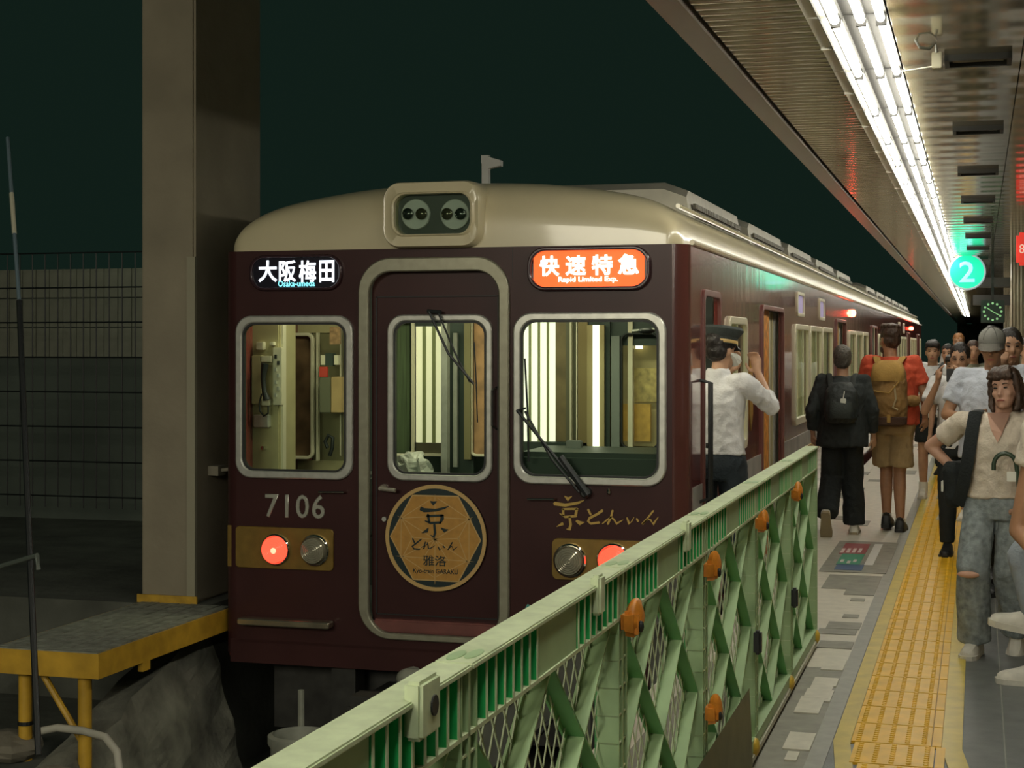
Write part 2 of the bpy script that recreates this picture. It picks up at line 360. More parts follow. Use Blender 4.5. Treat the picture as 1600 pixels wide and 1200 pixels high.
# white hose loop
bm=B(); P=[W(60,1143,d=8.3),W(90,1137,d=8.25),W(130,1142,d=8.2),W(165,1152,d=8.1),W(183,1175,d=8.0),W(188,1215,d=7.9),W(180,1260,d=7.8)]
tube(bm,P,.02,10); tag(obj('hose',bm,mat('dirty white hose',(.48,.46,.38),.5),None,True),'dirty white hose looping behind the yellow platform leg','hose')
# rubble stone lower left
for i,(px,py,d,s) in enumerate(((15,1165,8.6,.16),(85,1215,8.0,.11))):
    bm=B(); ell(bm,(0,0,0),(s*1.3,s,s*.5),None,12,8); p=W(px,py,d=d)
    for v_ in bm.verts: v_.co*=1+.25*noise.noise(v_.co*9+Vector((i*7,0,0)))
    bmesh.ops.translate(bm,verts=bm.verts,vec=p); tag(obj('rubble_block',bm,concrete),('large pale' if i==0 else 'smaller')+' rubble block on the ledge under the yellow platform','rubble')
# buffer stop cylinder and pipes under train nose
bf=thing('hydraulic_buffer','grey barrel of the track buffer standing below the train nose','buffer',(-3.62,8.0,-1.1))
p=W(470,1160,d=8.5); steelg=mat('grey buffer paint',(.24,.25,.20),.6,var=.2)
bm=B(); lathe(bm,[(.15,-1.1),(.16,p.z-.02),(.175,p.z),(.175,p.z+.04),(.15,p.z+.05),(.14,p.z+.01),(.14,p.z-.3)],(p.x,p.y,0),'Z',28); obj('barrel',bm,steelg,bf,True)
bm=B(); tube(bm,[(p.x-.13,p.y+.3,p.z-.1),(p.x-.13,p.y+.3,-.3)],.018); obj('rod',bm,steelg,bf)
box('post',steel,bf,p.x+.22,p.x+.38,p.y+.15,p.y+.3,-1.1,-.28)
# low concrete parapet behind the barrier with rags on it
pm=mat('parapet concrete',(.42,.38,.30),.8,var=.25,vs_=7)
struct(box('trim_8',pm,None,-1.62,-1.49,2.0,8.2,.41,.46,bev=.01)); box('parapet_body',darkconc,bpy.data.objects['trim_8'],-1.60,-1.50,2.0,8.2,.24,.41)
for y in (2.4,4.3,6.2,8.0): box('parapet_post',darkconc,bpy.data.objects['trim_8'],-1.60,-1.50,y,y+.08,-.2,.24)
cl=mat('white rag',(.66,.63,.56),.8,var=.1)
for i,(yy,lab) in enumerate(((4.15,'crumpled white rag on the concrete parapet behind the green barrier'),(6.6,'small white cloth farther along the parapet behind the green barrier'))):
    bm=B(); ell(bm,(-1.56,yy,.50),(.06,.17,.05),None,20,12)
    for v_ in bm.verts: v_.co+=Vector((noise.noise(v_.co*16),noise.noise(v_.co*14+Vector((5,0,0))),noise.noise(v_.co*18+Vector((9,0,0)))))*.035
    tag(obj('rag',bm,cl,None,True),lab,'rag')
# ------------------------------------------------------------------ platform ceiling
slatm=mat('brown metal ceiling slat',(.42,.36,.235),.12,.5,var=.08,vs_=2,stretch=(1,.3,1))
struct(box('ceiling',mat('ceiling void',(.03,.03,.02),.9),None,-1.18,4.5,-20,100,CZ+.03,CZ+.1)); ce=bpy.data.objects['ceiling']
pit=.11
def slatmesh(x0,x1,n=1):
    bm=B()
    for i in range(n):
        P=[(0,.025),(.002,.006),(.02,.0015),(pit/2,0),(pit-.03,.0015),(pit-.012,.006),(pit-.01,.025)]
        A=[bm.verts.new((x0,y+i*pit,CZ+z)) for y,z in P]; C=[bm.verts.new((x1,y+i*pit,CZ+z)) for y,z in P]
        for k in range(6): bm.faces.new([A[k],A[k+1],C[k+1],C[k]])
    me=bpy.data.meshes.new('ceiling_slat'); bm.to_mesh(me); bm.free(); me.materials.append(slatm)
    for p_ in me.polygons: p_.use_smooth=True
    return me
sm=slatmesh(-1.05,-.655)
for i in range(240):
    o=link('ceiling_slat',sm,None,ce); o.matrix_parent_inverse=Matrix(); o.location.y=5+i*pit
o=link('far_slats',slatmesh(-1.05,-.655,640),None,ce); o.location.y=5+240*pit; o.matrix_parent_inverse=Matrix(); o['kind']='stuff'
o=link('near_slats',slatmesh(-1.05,-.655,100),None,ce); o.location.y=5-100*pit; o.matrix_parent_inverse=Matrix(); o['kind']='stuff'
box('edge_fascia',mat('ceiling fascia',(.24,.20,.16),.4,.3),ce,-1.19,-1.075,-20,100,CZ-.012,CZ+.05)
rc=wavemat('ribbed right ceiling',(.33,.29,.18),.10,.5,.8,.003,'Y')
for i,(xa,xb) in enumerate(((-.335,.185),(.19,.72),(.725,1.25),(1.255,4.5))):
    for k in range(30):
        box('ceiling_panel',rc,ce,xa,xb,-20+k*4,-20.006+(k+1)*4,CZ-.002,CZ+.03)
ribm=mat('rib line',(.17,.15,.10),.4,.5)
# continuous fluorescent luminaires
tubem=mat('fluorescent tube glow',(1,1,1),.5,emit=TUBE,ecol=(1,.965,.83))
refl=mat('luminaire reflector',(.045,.043,.039),.6); refl2=mat('luminaire side reflector',(.85,.82,.72),.5)
fx=thing('fluorescent_light','white three-tube fluorescent unit in the continuous ceiling light line','ceiling light',(-.495,0,CZ),0,'ceiling light line')
L=1.27
bm=B(); bx(bm,-.155,.155,.006,L-.006,-.012,.02); obj('housing',bm,refl,fx,local=True)
for x in (-.075,.012,.10):
    bm=B(); bx(bm,x-.028,x-.024,.01,L-.01,-.03,-.012); obj('divider',bm,refl,fx,local=True)
for k,(x,r_) in enumerate(((-.04,.018),(.058,.018),(.134,.016))):
    bm=B(); o0=.25 if k==1 else 0
    tube(bm,[(x,.03,-.036),(x,L-.03,-.036)],r_,10); obj('tube',bm,tubem,fx,True,local=True)
for x in (-.04,.058,.134):
    bm=B(); bx(bm,x-.02,x+.02,.008,.03,-.056,-.012); obj('lampholder',bm,refl,fx,local=True)
bm=B(); bx(bm,-.155,-.078,.006,L-.006,-.016,-.0115); obj('side_reflector',bm,refl2,fx,local=True)
bm=B(); bx(bm,-.155,-.08,L/2-.004,L/2+.004,-.028,-.014); obj('bracket',bm,refl2,fx,local=True)
for k in range(-14,56):
    if k==0: continue
    copytree(fx,(-.495,k*L,CZ))
# vents
vm=mat('vent frame dark',(.035,.035,.03),.5); vi=mat('vent inner brass',(.20,.17,.09),.4,.4)
v0=thing('ceiling_vent','dark framed rectangular ceiling vent in the row right of the light line','vent',(0,7.5,CZ),0,'ceiling vents')
obj('frame',bx(bx(bx(bx(B(),-.145,.145,-.10,-.08,-.03,0),-.145,.145,.08,.10,-.03,0),-.145,-.125,-.1,.1,-.03,0),.125,.145,-.1,.1,-.03,0),vm,v0,local=True)
obj('louvre',bx(B(),-.11,.11,-.05,.05,-.015,0),vi,v0,local=True); obj('slot',bx(B(),-.125,.125,-.08,.08,-.006,0),vm,v0,local=True)
for k in range(1,12): copytree(v0,(0,7.5+k*2.43,CZ))
# camera cable with junction box on ceiling
cb=thing('cable_box','pale junction box with a looped grey cable under the right ceiling','cable box',(-.13,6.9,CZ-.2))
cm=mat('grey cable',(.13,.13,.10),.5)
p=W(1464,95,d=6.9); box('box',mat('pale box',(.50,.47,.34),.5),cb,p.x-.022,p.x+.022,p.y-.03,p.y+.03,p.z-.035,p.z+.035,bev=.004)
P=[W(x,y,d=6.8) for x,y in ((1464,82),(1462,68),(1452,76),(1437,74),(1429,60),(1436,45),(1450,40),(1461,48),(1463,62),(1470,48),(1478,32),(1494,28))]
bm=B(); tube(bm,P,.007,8); obj('cable',bm,cm,cb,True)
a=W(1462,22,d=6.75); b=W(1505,22,d=6.75); box('mount_rail',cm,cb,a.x,b.x,a.y-.03,a.y+.01,a.z-.012,CZ)
bm=B(); tube(bm,[W(1480,28,d=6.75),W(1480,18,d=6.75)],.02); obj('mount',bm,cm,cb)
a=W(1400,113,d=6.95); b=W(1456,104,d=6.9); bm=B(); tube(bm,[a,b],.003); obj('thin_wire',bm,whitep,cb)
# platform number sign
g2=mat('sign green glow',(.0,.62,.32),.4,emit=.95,ecol=(0,.70,.36)); b2=mat('sign blue glow',(.3,.8,.9),.4,emit=1.0,ecol=(.22,.78,.86)); 
p=W(1511,425,d=23.2)
s=thing('platform_number_sign','round green illuminated sign with a pale 2 hanging from the ceiling','sign',tuple(p))
bm=B(); lathe(bm,[(.253,-.06),(.264,-.05),(.264,.05),(.253,.06)],p,'Y',40); obj('rim',bm,mat('sign rim',(.55,.6,.6),.4,emit=.35,ecol=(.5,.65,.75)),s,True)
for sg in (-1,1):
    bm=B(); lathe(bm,sorted([(.238,sg*.055),(.238,sg*.066)],key=lambda q:q[1]),p,'Y',40); obj('face',bm,g2,s)
text('lettering','2',b2,s,(p.x,p.y-.07,p.z),.213,.30,.006,.012)
text('lettering','2',b2,s,(p.x,p.y+.07,p.z),.213,.30,.006,.012,Matrix.Rotation(PI,4,'Z')@Matrix.Rotation(R(90),4,'X'))
bm=B(); tube(bm,[p+Vector((0,0,.15)),p+Vector((0,0,CZ-p.z))],.015); obj('hanger',bm,whitep,s)
bm=B(); ell(bm,p+Vector((0,-.02,.20)),(.02,.02,.03)); obj('finial',bm,mat('warm knob',(.7,.6,.42),.4),s,True)
p=W(1604,389,d=16); s=thing('red_hanging_sign','red illuminated hanging sign cut off by the right frame edge','sign',tuple(p))
box('panel',mat('sign red glow',(.5,.03,.02),.4,emit=.75,ecol=(.62,.035,.02)),s,p.x-.1,p.x+.3,p.y-.05,p.y+.05,p.z-.165,p.z+.165,bev=.03)
text('lettering','8',mat('sign pale',(.8,.6,.5),.4,emit=.6,ecol=(.8,.5,.4)),s,(p.x-.045,p.y-.055,p.z),.05,.09)
bm=B(); tube(bm,[p+Vector((.1,0,.15)),(p.x+.1,p.y,CZ)],.012); obj('hanger',bm,steel,s)
# clock
p=W(1551,487,d=24); s=thing('station_clock','square dark green clock with pale dots and hands above the crowd','clock',tuple(p))
box('case',mat('clock case',(.01,.035,.02),.4),s,p.x-.17,p.x+.17,p.y-.04,p.y+.04,p.z-.17,p.z+.17,bev=.01)
cg=mat('clock mark glow',(.3,.6,.3),.5,emit=.35,ecol=(.4,.8,.35))
for k in range(12):
    a=R(30*k); bm=B(); lathe(bm,[(.018,-.05),(.018,-.04)],(p.x+.125*math.sin(a),p.y,p.z+.125*math.cos(a)),'Y',8); obj('hour_mark',bm,cg,s)
for L_,a in ((.11,R(120)),(.10,R(-55))):
    bm=B(); tube(bm,[(p.x,p.y-.05,p.z),(p.x+L_*math.sin(a),p.y-.05,p.z+L_*math.cos(a))],.007); obj('hand',bm,cg,s)
box('hanger',steel,s,p.x-.02,p.x+.02,p.y-.02,p.y+.02,p.z+.16,CZ)
# platform pillars on the right
pmt=wavemat('beige ribbed pillar',(.36,.31,.21),.5,0,6,.02,'X',.1)
for k,y in enumerate((26,38,50)):
    struct(box('trim_%d'%(9+k),pmt,None,.75 if k else .50,1.6,y,y+1,0,CZ))
box('dark_duct',vm,ce,-.05,.9,27,27.5,CZ-.35,CZ-.2); box('dark_duct',vm,ce,-.1,.8,33,33.4,CZ-.5,CZ-.3)
# ================================================================== TRAIN
ZE=2.165; ZB=-.30; CR=.09
t1=thing('train_car','front train car, maroon with cream roof, number 7106 and round gold badge','train car',(XC,YF,-1.1))
def prect(x0,y0,x1,y1):
    """rectangle on the face plane from photo corners (averages the slight perspective)"""
    a=F(x0,y0);b=F(x1,y0);c=F(x0,y1);d=F(x1,y1)
    return a[0],b[0],(c[1]+d[1])/2,(a[1]+b[1])/2
def fr(xl,xr,yt,yb): # yt/yb given at the middle
    xm=(xl+xr)/2; return F(xl,yt)[0],F(xr,yt)[0],F(xm,yb)[1],F(xm,yt)[1]
lw=fr(370,553,493,748); rw=fr(803,1042,488,758); dw=fr(602,767,491,753)
dfo=fr(562,797,402,1002); dfi=fr(578,781,424,992)
sgl=fr(392,536,398,454); sgr=fr(826,1018,385,454)
def ins(r,k): return (r[0]+k,r[1]-k,r[2]+k,r[3]-k)
FX0,FX1=XL+CR,XR-CR
plate('front_panel',[rect(FX0,FX1,ZB+.05,ZE),rrect(*ins(lw,.03),.07),rrect(*ins(rw,.03),.07),rrect(*ins(dfi,-.01),.12)],maroon_shade,t1,Y=YF+.015,th=.03)
# rounded vertical corners
for s,xc in ((-1,FX0),(1,FX1)):
    bm=B(); A=[];C=[]
    for k in range(13):
        a=R(90*k/12); x=xc+s*CR*math.sin(a); y=YF+CR-CR*math.cos(a)
        A.append(bm.verts.new((x,y,ZB+.05))); C.append(bm.verts.new((x,y,ZE)))
    for k in range(12): bm.faces.new([A[k],A[k+1],C[k+1],C[k]] if s>0 else [A[k+1],A[k],C[k],C[k+1]])
    obj('corner_panel',bm,mat('maroon paint half shaded',(.085,.026,.022),.2,coat=.5) if s>0 else maroon_shade,t1,50)  # right corner maroon toned between lit side and shaded front
plate('skirt_bottom',[rect(XL+.05,XR-.05,-.30,-.16)],maroon_shade,t1,Y=YF+.03,th=.06)
# door surround and gangway door set back
plate('door_surround',[rrect(*dfo,.20,10),rrect(*dfi,.14,10)],frameal,t1,Y=YF-.01,th=.04,bevel=.008)
door=plate('front_door',[rrect(*ins(dfi,-.005),.12),rrect(*ins(dw,.03),.06)],maroon_shade,t1,Y=YF+.06,th=.03)
dq=fr(584,776,462,966)
def sub(name,*a,**k):
    return plate(name,*a,**k)
bm=B(); X0,X1,Z0,Z1=dq
for q in ((X0,X0+.006,Z0,Z1),(X1-.006,X1,Z0,Z1),(X0,X1,Z1-.006,Z1),(X0,X1,Z0,Z0+.006)): bx(bm,q[0],q[1],YF+.036,YF+.046,q[2],q[3])
obj('door_seam',bm,black,door)
box('door_sill',mat('worn red sill',(.16,.05,.04),.5,var=.2),t1,dfi[0]+.02,dfi[1]-.02,YF+.0,YF+.06,dfi[2],dfi[2]+.075,bev=.01)
def window(name,r,rad,parent,Yc=YF-.008,w=.05,gl=True):
    f=plate(name,[rrect(*r,rad,8),rrect(*ins(r,w),rad-w*.55,8)],alu,parent,Y=Yc,th=.035,bevel=.009)
    plate('gasket',[rrect(*ins(r,w-.004),rad-w*.5,8),rrect(*ins(r,w+.010),rad-w*.7,8)],black,f,Y=Yc+.004,th=.03)
    if gl: plate('pane',[rrect(*ins(r,w),rad-w*.5,8)],glass,f,Y=Yc+.012,th=.004)
    return f
window('window_frame',lw,.10,t1,w=.045); window('window_frame',rw,.11,t1,w=.045); window('window_frame',dw,.10,t1,Yc=YF+.04,w=.04)
# vertical panel seam
x=F(801,450)[0]; box('seam',black,t1,x-.0015,x+.0015,YF-.002,YF,1.98,ZE)
# ---- destination signs
sh=mat('sign housing dark',(.035,.012,.016),.25,coat=.6)
wtx=mat('sign white letters',(1,1,1),.5,emit=2.2,ecol=(.85,.93,1)); cy=mat('sign cyan letters',(.2,.8,.9),.5,emit=1.3,ecol=(.25,.85,.95))
oj=mat('sign orange glow',(1,.2,.05),.5,emit=1.0,ecol=(1,.115,.018)); blk=mat('sign black face',(.012,.010,.02),.25)
s=plate('destination_sign',[rrect(*sgl,.09,8),rrect(*ins(sgl,.018),.075,8)],sh,t1,Y=YF-.012,th=.03,bevel=.006); s['label']='black sign with four white characters and cyan lettering'
plate('face',[rrect(*ins(sgl,.016),.075,8)],blk,s,Y=YF-.008,th=.01)
c=F(465,424); a=F(403,424)[0]; b=F(526,424)[0]; h=F(465,407)[1]-F(465,441)[1]
for ch,px,wpx in (('大',420,32),('阪',451,29),('梅',482,29),('田',512,25)):
    q=F(px,424); text('lettering',ch,wtx,s,(q[0],YF-.016,q[1]),wpx/262.,h,.003,.020)
q=F(465,443); text('small_lettering','Osaka-umeda',cy,s,(q[0],YF-.018,q[1]),62/262.,.036,.003,.012)
s=plate('service_sign',[rrect(*sgr,.10,8),rrect(*ins(sgr,.022),.085,8)],sh,t1,Y=YF-.016,th=.04,bevel=.008); s['label']='orange lit sign with four white characters'
ro=fr(835,1008,391,449)
plate('surround',[rrect(*ins(sgr,.02),.085,8)],sh,s,Y=YF-.003,th=.01)
plate('face',[rrect(*ro,.03,6)],oj,s,Y=YF-.012,th=.01)
h=F(920,399)[1]-F(920,431)[1]
for ch,px,py,wpx in (('快',860,416,32),('速',901,415,33),('特',942,414,33),('急',983,413,33)):
    q=F(px,py); text('lettering',ch,wtx,s,(q[0],YF-.020,q[1]),wpx/274.,h,.003,.030)
q=F(920,437.5); text('small_lettering','Rapid Limited Exp.',wtx,s,(q[0],YF-.021,q[1]),94/274.,.038,.003,.02)
# ---- number
text('car_number','7106',mat('silver digits',(.50,.50,.42),.35,.6),t1,(F(461,791)[0],YF-.004,F(461,791)[1]),.385,.145,.008,.02,space=1.12)
# ---- lamp panels
red=mat('tail lamp red glow',(.9,.05,.02),.25,emit=1.6,ecol=(1,.09,.045)); lens=mat('ribbed clear lens',(.40,.38,.28),.15,.45)
redh=mat('tail lamp red hot',(1,.3,.2),.3,emit=2.2,ecol=(1,.35,.2))
def lamp(px,py,r,name,m,parent,hot=False):
    x,z=F(px,py); bm=B(); lathe(bm,[(r+.018,-.002),(r+.018,-.018),(r+.010,-.026),(r+.003,-.02),(r+.002,-.002)],(x,YF-.012,z),'Y',28)
    l=obj(name,bm,chrome,parent,40)
    bm=B(); prof=[(r,.0),(r,-.045)]
    k=6
    for i in range(k,0,-1): prof+= [(r*i/k*.98,-.05-.016*(1-(i/k)**2)),(r*(i-.35)/k*.98,-.046-.016*(1-((i-.35)/k)**2))]
    lathe(bm,prof,(x,YF-.012,z),'Y',28); obj('lens',bm,m,parent,40)
    if hot:
        bm=B(); ell(bm,(x+.012,YF-.082,z),(.018,.004,.018)); obj('filament_glow',bm,redh,parent,True)
    return l
a=fr(372,522,824,889); lp=plate('lamp_panel',[rrect(XL+CR,a[1],a[2],a[3],.025)],golddark,t1,Y=YF-.006,th=.016,bevel=.003)
box('panel_return',golddark,lp,XL+.028,XL+CR,YF+.008,YF+.03,a[2],a[3])
lamp(433,858,.075,'tail_lamp',red,lp,True); lamp(494,859,.075,'clear_lamp',lens,lp)
a=fr(863,1022,843,908); lp=plate('lamp_panel',[rrect(*a,.035)],golddark,t1,Y=YF-.006,th=.016,bevel=.003)
lamp(892,875,.078,'clear_lamp',lens,lp); lamp(960,875,.078,'tail_lamp',red,lp,True)
# ---- badge
bc=F(679,841); br=.309
yb_=YF+.03
bm=B(); lathe(bm,[(br,.0),(br,-.008),(br-.004,-.011)],(bc[0],yb_,bc[1]),'Y',64); bd=obj('badge_disc',bm,badgeblack,t1); bd['label']='round black badge with gold rim and gold lettered hexagon'
bm=B(); lathe(bm,[(br,-.009),(br,-.016),(br-.022,-.016),(br-.022,-.009)],(bc[0],yb_,bc[1]),'Y',64); bm.faces.ensure_lookup_table()
for f in [f for f in bm.faces if len(f.verts)>4]: bm.faces.remove(f)
obj('rim',bm,palegold,bd)
def BP(cx,cy): return F(590+cx/6,740+cy/6)
hexp=[BP(*q) for q in ((105,590),(315,200),(750,212),(962,630),(752,1022),(322,1000))]
plate('hexagon',[hexp],palegold,bd,Y=yb_-.012,th=.004)
hc=(sum(p[0] for p in hexp)/6,sum(p[1] for p in hexp)/6)
sc_=lambda p,k:(hc[0]+(p[0]-hc[0])*k,hc[1]+(p[1]-hc[1])*k)
plate('hexagon_field',[[sc_(p,.972) for p in hexp]],gold,bd,Y=yb_-.0135,th=.004)
def ribbon(bm,P,y,k=1.0):
    """flat brush stroke; P: (x,z,width)"""
    n_=len(P); L_=[];Q=[]
    for i in range(n_):
        a=P[max(i-1,0)]; b=P[min(i+1,n_-1)]; dx,dz=b[0]-a[0],b[1]-a[1]; l=math.hypot(dx,dz) or 1; nx,nz=-dz/l,dx/l; w=P[i][2]/2*k
        L_.append((P[i][0]+nx*w,P[i][1]+nz*w)); Q.append((P[i][0]-nx*w,P[i][1]-nz*w))
    e0=(P[0][0]-(P[1][0]-P[0][0])*.12,P[0][1]-(P[1][1]-P[0][1])*.12); e1=(P[-1][0]+(P[-1][0]-P[-2][0])*.12,P[-1][1]+(P[-1][1]-P[-2][1])*.12)
    for th_ in (0,):
        va=[bm.verts.new((x,y,z)) for x,z in L_]; vb=[bm.verts.new((x,y,z)) for x,z in Q]
        for i in range(n_-1): bm.faces.new([va[i],vb[i],vb[i+1],va[i+1]])
        a=bm.verts.new((e0[0],y,e0[1])); bm.faces.new([a,vb[0],va[0]]); a=bm.verts.new((e1[0],y,e1[1])); bm.faces.new([a,va[-1],vb[-1]])
def brush(name,S,conv,wk,m,parent,y,th=.002):
    bm=B()
    for st in S: ribbon(bm,[(*conv(q[0],q[1]),q[2]*wk) for q in st],y)
    g_=bmesh.ops.extrude_face_region(bm,geom=bm.faces[:]); bmesh.ops.translate(bm,verts=[v_ for v_ in g_['geom'] if isinstance(v_,bmesh.types.BMVert)],vec=(0,-th,0))
    bmesh.ops.recalc_face_normals(bm,faces=bm.faces[:]); return obj(name,bm,m,parent)
# gold hemp-leaf line pattern
P6=[((215,420),(430,408)),((215,420),(470,255)),((215,420),(210,750)),((215,420),(320,600)),((215,420),(530,620)),((850,430),(610,415)),((850,430),(580,250)),((850,430),(850,800)),((850,430),(750,610)),((850,430),(530,620)),
((530,620),(320,600)),((530,620),(750,610)),((530,620),(530,1000)),((230,780),(320,600)),((230,780),(530,620)),((230,780),(830,825)),((830,825),(750,610)),((830,825),(530,620)),((530,620),(530,240)),((230,780),(500,960)),((830,825),(560,960)),((530,620),(420,800)),((530,620),(650,810))]
brush('line_pattern',[[(*a,7),(*b,7)] for a,b in P6],BP,1/(6*268),palegold,bd,yb_-.0155,.001)
K1=[[(490,262,10),(515,282,40),(545,264,8)],[(395,328,38),(430,345,40),(540,345,26),(620,325,20),(660,308,6)],[(465,385,25),(478,455,22)],[(462,400,22),(600,394,22)],[(598,388,34),(600,425,35),(578,468,15)],[(440,445,10),(490,466,24),(585,460,22)],[(525,480,22),(532,560,24),(520,596,24),(492,580,8)],[(410,558,6),(455,540,34),(468,512,8)],[(590,512,12),(622,538,36),(655,528,6)]]
K2=[[(322,612,14),(342,655,14)],[(402,618,12),(350,660,14),(318,685,16),(335,708,16),(388,712,12)],[(440,645,10),(428,705,10)],[(405,692,8),(462,660,10),(418,708,6)],[(460,650,10),(472,706,12),(498,698,10),(528,678,4)],[(560,690,10),(575,716,14),(592,702,4)],[(608,680,12),(622,698,10)],[(692,650,12),(652,718,10),(690,682,10),(704,718,12),(742,688,4)]]
brush('large_brush_character',K1,BP,1/(6*268),badgeblack,bd,yb_-.017); brush('brush_kana',K2,BP,1/(6*268),badgeblack,bd,yb_-.017)
q=BP(528,820); text('lettering','雅洛',badgeblack,bd,(q[0],yb_-.017,q[1]),.145,.062,.002,.01)
q=BP(535,925); text('small_lettering','Kyo-train GARAKU',badgeblack,bd,(q[0],yb_-.017,q[1]),.275,.036,.002,.012)
# gold brush lettering on the body
def GP(cx,cy): return F(840+cx/6,750+cy/6)
G1=[[(255,152,10),(285,180,36),(320,154,8)],[(160,220,35),(260,235,30),(380,215,25),(435,190,8)],[(242,272,22),(242,332,24)],[(240,272,18),(372,270,20)],[(368,270,28),(360,325,26)],[(212,315,8),(260,345,22),(362,338,22)],[(303,345,24),(312,420,26),(300,462,28),(275,460,10)],[(185,434,6),(238,408,32)],[(365,382,22),(400,405,38),(438,396,6)]]
G2=[[(475,275,20),(500,325,20)],[(610,285,25),(560,320,22),(490,355,24),(475,385,22),(500,408,20),(578,398,22)],[(705,285,20),(690,345,18),(660,412,22)],[(610,408,10),(650,375,14),(692,345,14)],[(690,345,14),(720,372,16),(742,408,24),(800,375,6)],[(840,355,14),(860,410,24),(885,385,10),(905,350,5)],[(930,360,14),(945,388,22)],[(1085,290,16),(1030,360,16),(985,412,22)],[(985,412,10),(1035,365,14),(1062,375,14),(1085,414,26),(1130,350,6)]]
lg=mat('gold lettering',(.50,.33,.08),.45,.3)
brush('gold_brush_character',G1,GP,1/(6*277),lg,t1,YF-.002,.004); brush('gold_brush_kana',G2,GP,1/(6*277),lg,t1,YF-.002,.004)
# handles and small bars
def bar(name,pts,r,m,parent,y=YF-.045):
    bm=B(); tube(bm,[(F(px,py)[0],yy,F(px,py)[1]) for px,py,yy in pts],r,8); return obj(name,bm,m,parent,True)
bar('grab_bar',[(500,768,YF),(502,768,YF-.04),(541,768,YF-.04),(542,768,YF)],.006,chrome,t1)
bar('grab_bar',[(825,779,YF),(827,779,YF-.04),(868,779,YF-.04),(870,779,YF)],.006,chrome,t1)
bm=B(); q=F(952,768); ell(bm,(q[0],YF-.01,q[1]),(.012,.015,.02)); obj('catch',bm,chrome,t1)
bm=B(); q=F(596,763); lathe(bm,[(.022,.045),(.022,.02),(.012,.0),(.012,-.02)],(q[0],YF,q[1]),'Y',14); e=F(620,766); tube(bm,[(q[0],YF-.02,q[1]),(e[0],YF-.022,e[1])],[.012,.012],8); obj('door_handle',bm,mat('satin handle',(.6,.56,.46),.3,.7),door,True)
bm=B(); q=F(597,812); lathe(bm,[(.014,.045),(.014,.03)],(q[0],YF,q[1]),'Y',12); obj('lock',bm,alu,door)
bar('door_grip',[(773,605,YF+.05),(769,610,YF),(769,665,YF),(773,672,YF+.05)],.006,steel,door)
# step bar chrome at lower left
a=F(380,968); b=F(523,977)
plate('step_bar',[rrect(a[0],b[0],b[1]-.012,b[1]+.03,.015)],mat('worn chrome step',(.50,.45,.33),.25,.9,var=.3,vs_=9),t1,Y=YF-.05,th=.08,bevel=.008)
# wipers
wb=mat('wiper black',(.02,.024,.024),.4)
wz=bar('wiper',[(918,768,YF-.06),(880,722,YF-.07),(812,640,YF-.06)],.009,wb,t1); wz['label']='black windscreen wiper over the right window'
bar('arm',[(908,768,YF-.05),(866,716,YF-.06),(824,642,YF-.05)],.007,wb,wz)
bar('heavy_arm',[(922,772,YF-.055),(880,712,YF-.065)],.02,wb,wz)
bar('cross_link',[(812,641,YF-.06),(826,637,YF-.06)],.006,wb,wz); bar('blade',[(823,560,YF-.04),(828,640,YF-.05),(829,720,YF-.04)],.006,wb,wz)
bm=B(); q=F(917,769); lathe(bm,[(.03,.0),(.03,-.05),(.02,-.06)],(q[0],YF,q[1]),'Y',14); obj('pivot',bm,wb,wz)
wz=bar('wiper',[(672,487,YF-.02),(703,552,YF-.03),(742,600,YF-.02)],.008,wb,t1); wz['label']='black wiper hanging over the front door window'
bar('arm',[(685,487,YF-.01),(712,550,YF-.02),(735,597,YF-.01)],.006,wb,wz); bar('blade',[(741,535,YF+.0),(745,600,YF-.01),(746,660,YF)],.004,wb,wz)
bar('base_link',[(668,486,YF+.0),(690,488,YF-.01)],.012,wb,wz)
# ---- cab interior
cabw=mat('cab wall beige',(.42,.37,.20),.6,var=.08); cabd=mat('cab dark green',(.03,.045,.035),.5); cabl=mat('cab pale trim',(.62,.57,.42),.4)
PY=YF+.95
box('cab_floor',cabd,t1,XL+.06,XR-.04,YF+.05,27.6,-.06,.0)
box('cab_ceiling',mat('cab ceiling',(.30,.29,.22),.7),t1,XL+.06,XR-.06,YF+.12,27.6,2.13,2.16)
def G(px,py,Y=PY): return F(px,py,Y)
wl=G(438,500); 
# side wall console at left window: beige cupboard facing forward
def cab(name,x0,y0,x1,y1,Y,th,m,parent=t1,bev=0):
    a=F(x0,y0,Y); b=F(x1,y1,Y); return box(name,m,parent,a[0],b[0],Y,Y+th,b[1],a[1],bev)
def cframe(name,x0,y0,x1,y1,Y,w,m,r=.04):
    a=F(x0,y0,Y); b=F(x1,y1,Y); return plate(name,[rrect(a[0],b[0],b[1],a[1],r,6),rrect(*ins((min(a[0],b[0]),max(a[0],b[0]),min(a[1],b[1]),max(a[1],b[1])),w),max(r-w,.005),6)],m,t1,Y=Y,th=.03,bevel=.004)
Yc=YF+.35
cb_=cab('equipment_cupboard',372,500,437,745,Yc,.25,cabw,bev=.01)
for nm,q,m_ in (('switch',(400,534,411,547),cabl),('switch',(421,534,427,540),cabl),('cover',(393,555,409,632),cabw),('handset_base',(406,556,424,566),cabl),('handset_box',(396,648,419,668),alu),('knob',(407,697,412,703),chrome),('handset_foot',(408,622,421,634),cabl)):
    cab(nm,*q,Yc-.04,.05,m_,cb_,.004)
q=[F(x,y,Yc-.07) for x,y in ((414,568),(411,590),(413,612),(417,625))]; bm=B(); tube(bm,[(p_[0],Yc-.07,p_[1]) for p_ in q],[.024,.016,.016,.024],10); obj('handset',bm,black,cb_,True)
q=[F(x,y,Yc-.06) for x,y in ((409,615),(405,630),(406,642),(412,650),(419,646),(419,634))]; bm=B(); tube(bm,[(p_[0],Yc-.06,p_[1]) for p_ in q],.006,8); obj('cord',bm,black,cb_,True)
